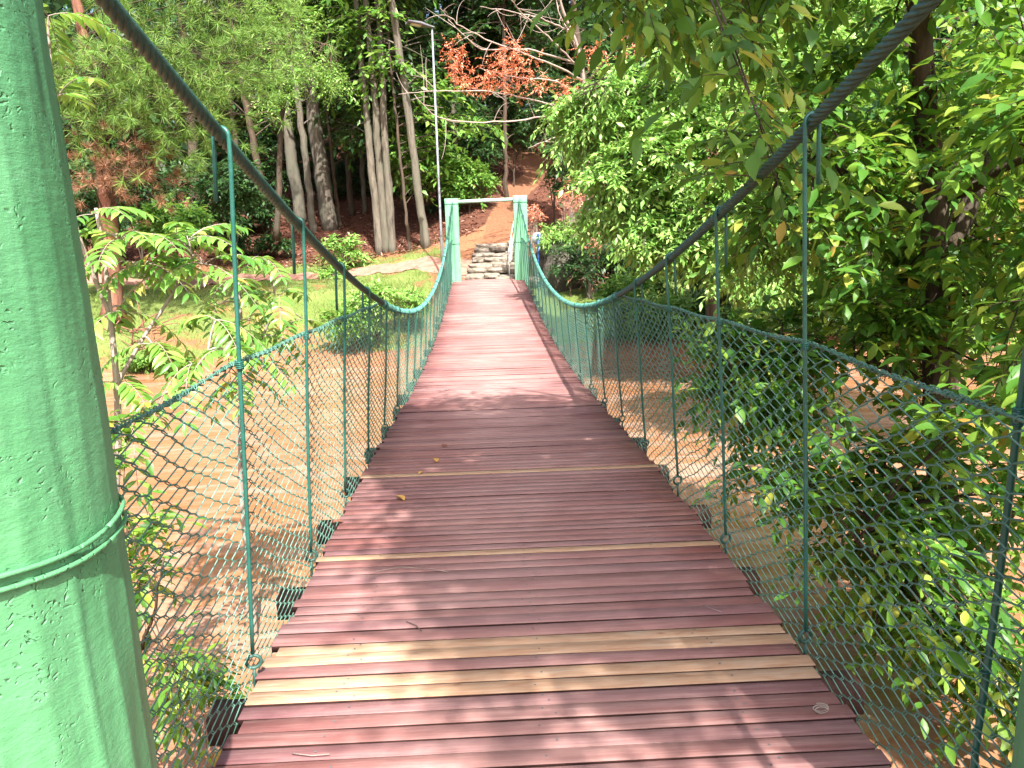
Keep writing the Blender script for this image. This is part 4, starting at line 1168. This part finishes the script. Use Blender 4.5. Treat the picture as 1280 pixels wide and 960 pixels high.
# dead tree with bare pale branches and orange dry leaves
dt_b = np.array([3.1, 23.5, float(ground_z(3.1, 23.5))])
dead = thing('dead_tree', dt_b, 'bare pale branched tree carrying clumps of orange dry leaves', 'tree')
gw, go = Geo(), Geo()
r = np.random.default_rng(77)
trunk = [dt_b - [0, 0, .2], A(735, 230, 23), A(735, 150, 22.5), A(725, 60, 22), A(700, 10, 21.5), A(690, -60, 21)]
def poly(pts, n=24):
    P = np.asarray(pts, float); tt = np.linspace(0, len(P)-1, n)
    Q = np.stack([np.interp(tt, np.arange(len(P)), P[:, c]) for c in range(3)], -1)
    for _ in range(3): Q[1:-1] = (Q[:-2] + 2*Q[1:-1] + Q[2:]) / 4
    return Q
gw.tube(poly(trunk), np.linspace(.075, .03, 24), 8)
BR = [[A(732, 150, 22.3), A(690, 142, 21), A(640, 152, 20), A(580, 154, 19.5), A(540, 145, 19.2), A(518, 118, 19)], [A(732, 140, 22.3), A(680, 128, 21), A(620, 115, 20), A(560, 112, 19.4), A(498, 118, 19.2)],
      [A(728, 100, 22), A(680, 75, 21), A(620, 55, 20), A(570, 30, 19.5), A(550, 10, 19.3)], [A(728, 90, 22), A(690, 50, 21), A(650, 15, 20.5), A(630, -10, 20)],
      [A(725, 80, 22), A(660, 60, 20.6), A(600, 64, 20), A(560, 24, 19.6)], [A(715, 40, 22), A(670, 20, 21), A(600, 8, 20)], [A(732, 120, 22), A(690, 100, 21), A(650, 98, 20.4), A(600, 85, 20)],
      [A(728, 110, 22), A(760, 70, 21), A(790, 45, 20.5), A(810, 40, 20.2)], [A(733, 160, 22.4), A(700, 170, 21.4), A(660, 185, 20.8)], [A(720, 60, 22), A(700, 20, 21), A(690, -20, 21)]]
ends = []
for b_ in BR:
    Q = poly(b_, 22); Q[1:-1] += r.normal(0, .012, (20, 3))
    gw.tube(Q, np.linspace(.030, .007, 22), 5)
    for q in range(9):
        a = Q[r.integers(6, 21)]
        e = a + r.normal(0, .45, 3) * [1, .6, .8]
        gw.tube(bez(a, e, r.normal(0, .12), 6, r.normal(0, .05, 3)), np.linspace(.009, .003, 6), 4, cap=False)
put('trunk', gw, MAT['barkw'], dead, smooth=True)
OB = [B(572, 68, 19.6, 14, 24, .4, .9), B(640, 80, 20, 34, 16, .5, 1.2), B(612, 100, 20, 34, 16, .5, 1.3), B(662, 102, 20.3, 24, 18, .5, .9), B(577, 96, 19.6, 12, 10, .3, .4), B(710, 112, 21, 20, 18, .4, .8), B(800, 50, 20.4, 34, 22, .4, .9), B(640, 60, 20.2, 18, 14, .3, .5), B(745, 60, 20.8, 20, 16, .3, .5)]
q, c = blob_points(OB, 430, r, .1)
tw_d = norm(r.normal(size=(430, 3)) * [1, .7, .6] + [-.35, 0, -.35])
leafy_twigs(go, gw, q, tw_d, .30 * r.uniform(.6, 1.2, 430), 12, .085, .024, r, 'flat', .15, .8, .15, .003)
put('dry_leaves', go, MAT['orange'], dead)
gs_ = Geo()
def dry_bush(u, v, Y, ru, rv, label, seed, mat):
    rr = np.random.default_rng(seed)
    c = np.array(at(u, v, Y)); gz = float(ground_z(c[0], c[1]))
    t = thing('dry_bush', (c[0], c[1], gz), label, 'dry bush', 'orange dry bushes near the portal')
    gl, gw = Geo(), Geo()
    q, _ = blob_points([B(u, v, Y, ru, rv, .35, 1)], 60, rr, .1)
    for p in q[::3]:
        gw.tube(bez((c[0] + rr.normal(0, .04), c[1], gz - .05), p, .1, 7, rr.normal(0, .06, 3)), np.linspace(.010, .004, 7), 4, cap=False)
    leafy_twigs(gl, gw, q, norm(rr.normal(size=(60, 3)) + [0, 0, .3]), .25, 10, .08, .026, rr, 'flat', .3, .8, .2, .003)
    put('stems', gw, MAT['barkw'], t); put('dry_leaves', gl, mat, t)
dry_bush(667, 267, 21.4, 8, 8, 'small orange dry bush right beside the portal top', 301, MAT['orange'])
dry_bush(712, 245, 22.5, 20, 20, 'orange dry bush on the slope above the boulder', 302, MAT['orange'])
dry_bush(740, 308, 20.3, 12, 10, 'rusty dry bush on the right flank of the boulder', 303, MAT['orange'])
dry_bush(738, 345, 19.4, 18, 16, 'brown withered bush hanging below the boulder', 304, MAT['needles_dead'])

# stumps on the bank and driftwood
for (u, v, Y, hgt, label) in ((497, 378, 18.6, .42, 'short brown wooden stump behind the pale bush'), (507, 378, 18.9, .40, 'short pale wooden stump beside the brown stump')):
    p = at(u, v, Y); gz = float(ground_z(p[0], Y))
    gg = Geo(); gg.tube([[p[0], Y, gz - .1], [p[0] + .01, Y, gz + hgt * .5], [p[0], Y, gz + hgt]], [.085, .07, .072], 10)
    tag(put('wooden_stump', gg, MAT['bark'] if u > 500 else MAT['barkd'], smooth=True), label, 'stump', 'short stumps near the portal')
r = np.random.default_rng(88)
for (u, v, Y, ln, label) in ((165, 400, 18.4, 1.2, 'bundle of dead forked branches lying on the far lawn at left'), (185, 420, 17.6, .9, 'smaller dead branch lying near the water edge')):
    p = at(u, v, Y); gz = float(ground_z(p[0], Y))
    gg = Geo()
    for q in range(12):
        a = np.array([p[0] + r.normal(0, .3), Y + r.normal(0, .2), gz + .02]); d = norm(r.normal(size=3) * [1, .5, .25] + [0, 0, .35])
        gg.tube(bez(a, a + d * ln * r.uniform(.5, 1), .1, 7, r.normal(0, .08, 3)), np.linspace(.022, .006, 7), 5)
    tag(put('dead_branch', gg, MAT['barkp'], smooth=True), label, 'branch', 'dead branches on the far bank')

# ------------------------------------------------------------------ countless ground cover
r = np.random.default_rng(5)
n = 26000
gx = r.uniform(-11, -.9, n); gy = r.uniform(16.7, 26.0, n)
keep_ = (np.abs(gy - np.interp(gx, [-16, -10, -6, -3, -1, -.2], [24.2, 23.7, 23.5, 23.3, 22.7, 21.8])) > .7)
gx, gy = gx[keep_], gy[keep_]
gx = np.concatenate([gx, r.uniform(1.0, 8, 4000)]); gy = np.concatenate([gy, r.uniform(16.7, 19.6, 4000)])
n = len(gx)
gg = Geo()
gg.leaves(np.stack([gx, gy, ground_z(gx, gy) - .01], -1), np.array([0, 0, 1.0]) + r.normal(0, .45, (n, 3)), r.normal(0, 1, (n, 3)), r.uniform(.05, .13, n), .014, 'needle')
tag(put('grass', gg, MAT['grass']), 'short mown grass on the far bank', 'grass', kind='stuff')
n = 24000
gx = r.uniform(-13, 9, n); gy = 25.2 + 20 * r.random(n) ** 1.6
k_ = dist_poly(gx, gy, TRAIL) > .6
gx, gy = gx[k_], gy[k_]; n = len(gx)
gg = Geo()
gg.leaves(np.stack([gx, gy, ground_z(gx, gy) + .035], -1), r.normal(0, 1, (n, 3)) * [1, 1, .3], np.array([0, 0, 1.0]) + r.normal(0, .4, (n, 3)), r.uniform(.1, .22, n), r.uniform(.03, .07, n), 'flat')
tag(put('fallen_leaves', gg, MAT['litter']), 'brown leaf litter carpeting the forest floor', 'leaf litter', kind='stuff')

# far-off wood that reads as one dark mass
r = np.random.default_rng(6)
gg, gw = Geo(), Geo()
n = 60000
wx_ = r.uniform(-38, 38, n); wy_ = 36.5 + 30 * r.random(n) ** 1.5
hgt = r.random(n) ** .8 * (9 + 4 * np.sin(wx_ * .5) + 3 * np.sin(wx_ * 1.3 + 2))
wz_ = ground_z(wx_, wy_) + .1 + np.abs(hgt)
hole = (np.abs(wx_ / wy_ - (-.165)) < .012) | ((wx_ > -.2) & (wx_ < 4.5) & (wy_ < 46) & (hgt < 4))
P = np.stack([wx_, wy_, wz_], -1)[~hole]; n = len(P)
gg.leaves(P, r.normal(0, 1, (n, 3)), np.array([0, -.5, 1.0]) + r.normal(0, .5, (n, 3)), r.uniform(.5, 1.1, n), r.uniform(.25, .5, n), 'flat')
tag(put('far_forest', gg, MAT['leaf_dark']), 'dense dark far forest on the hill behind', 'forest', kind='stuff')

# ------------------------------------------------------------------ small things on the deck
def on_deck(u, v):
    Y = 3.0
    for _ in range(30):
        d = (u - 640) / FPX * CR - (v - 480) / FPX * CU + CF
        z = float(deck_z(Y)) + .006
        Y = float(d[1] * (z / d[2]))
    return at(u, v, Y) + [0, 0, .004]
r = np.random.default_rng(9)
for (u, v, ln, mat, label) in ((497, 620, .10, 'yleaf', 'large yellow fallen leaf on the left of the deck'), (546, 578, .085, 'yleaf', 'smaller yellow fallen leaf farther along the deck'),
                               (430, 652, .09, 'litter', 'curled brown fallen leaf at the left deck edge'), (556, 556, .09, 'litter', 'flat tan fallen leaf in the far shade of the deck'),
                               (528, 590, .05, 'yleaf', 'tiny pale leaf scrap between the two yellow leaves')):
    gg = Geo(); p = on_deck(u, v); az = r.random() * 6
    gg.leaves(p[None], [[math.cos(az), math.sin(az), .12]], [[.1, .1, 1]], ln, ln * .45, 'fine')
    tag(put('fallen_leaf', gg, MAT[mat]), label, 'leaf', 'fallen leaves on the deck')
for pts, label in (([(508, 778), (520, 783), (527, 790)], 'dark forked twig on the deck left of centre'), ([(470, 715), (500, 710), (540, 712), (560, 716)], 'long thin pale twig lying across the deck'), ([(878, 757), (890, 762), (902, 766)], 'short straw on the right of the deck'), ([(365, 943), (390, 946), (412, 944)], 'pale wood splinter at the bottom of the deck')):
    gg = Geo(); gg.tube([on_deck(*p) for p in pts], .0016, 5)
    tag(put('twig', gg, MAT['barkd'] if 'dark' in label else MAT['barkw']), label, 'twig', 'twigs lying on the deck')
gg = Geo(); p = on_deck(1028, 893); a = np.linspace(0, 4.6 * PI, 40)
gg.tube(np.stack([p[0] + .018 * np.cos(a) * (1 + a * .03), p[1] + .02 * a / a[-1] + .006 * np.sin(a), p[2] + .008 + .008 * np.sin(a)], -1), .002, 4)
tag(put('wood_shaving', gg, MAT['barkw']), 'curled pale wood shaving on the right of the deck', 'wood shaving')
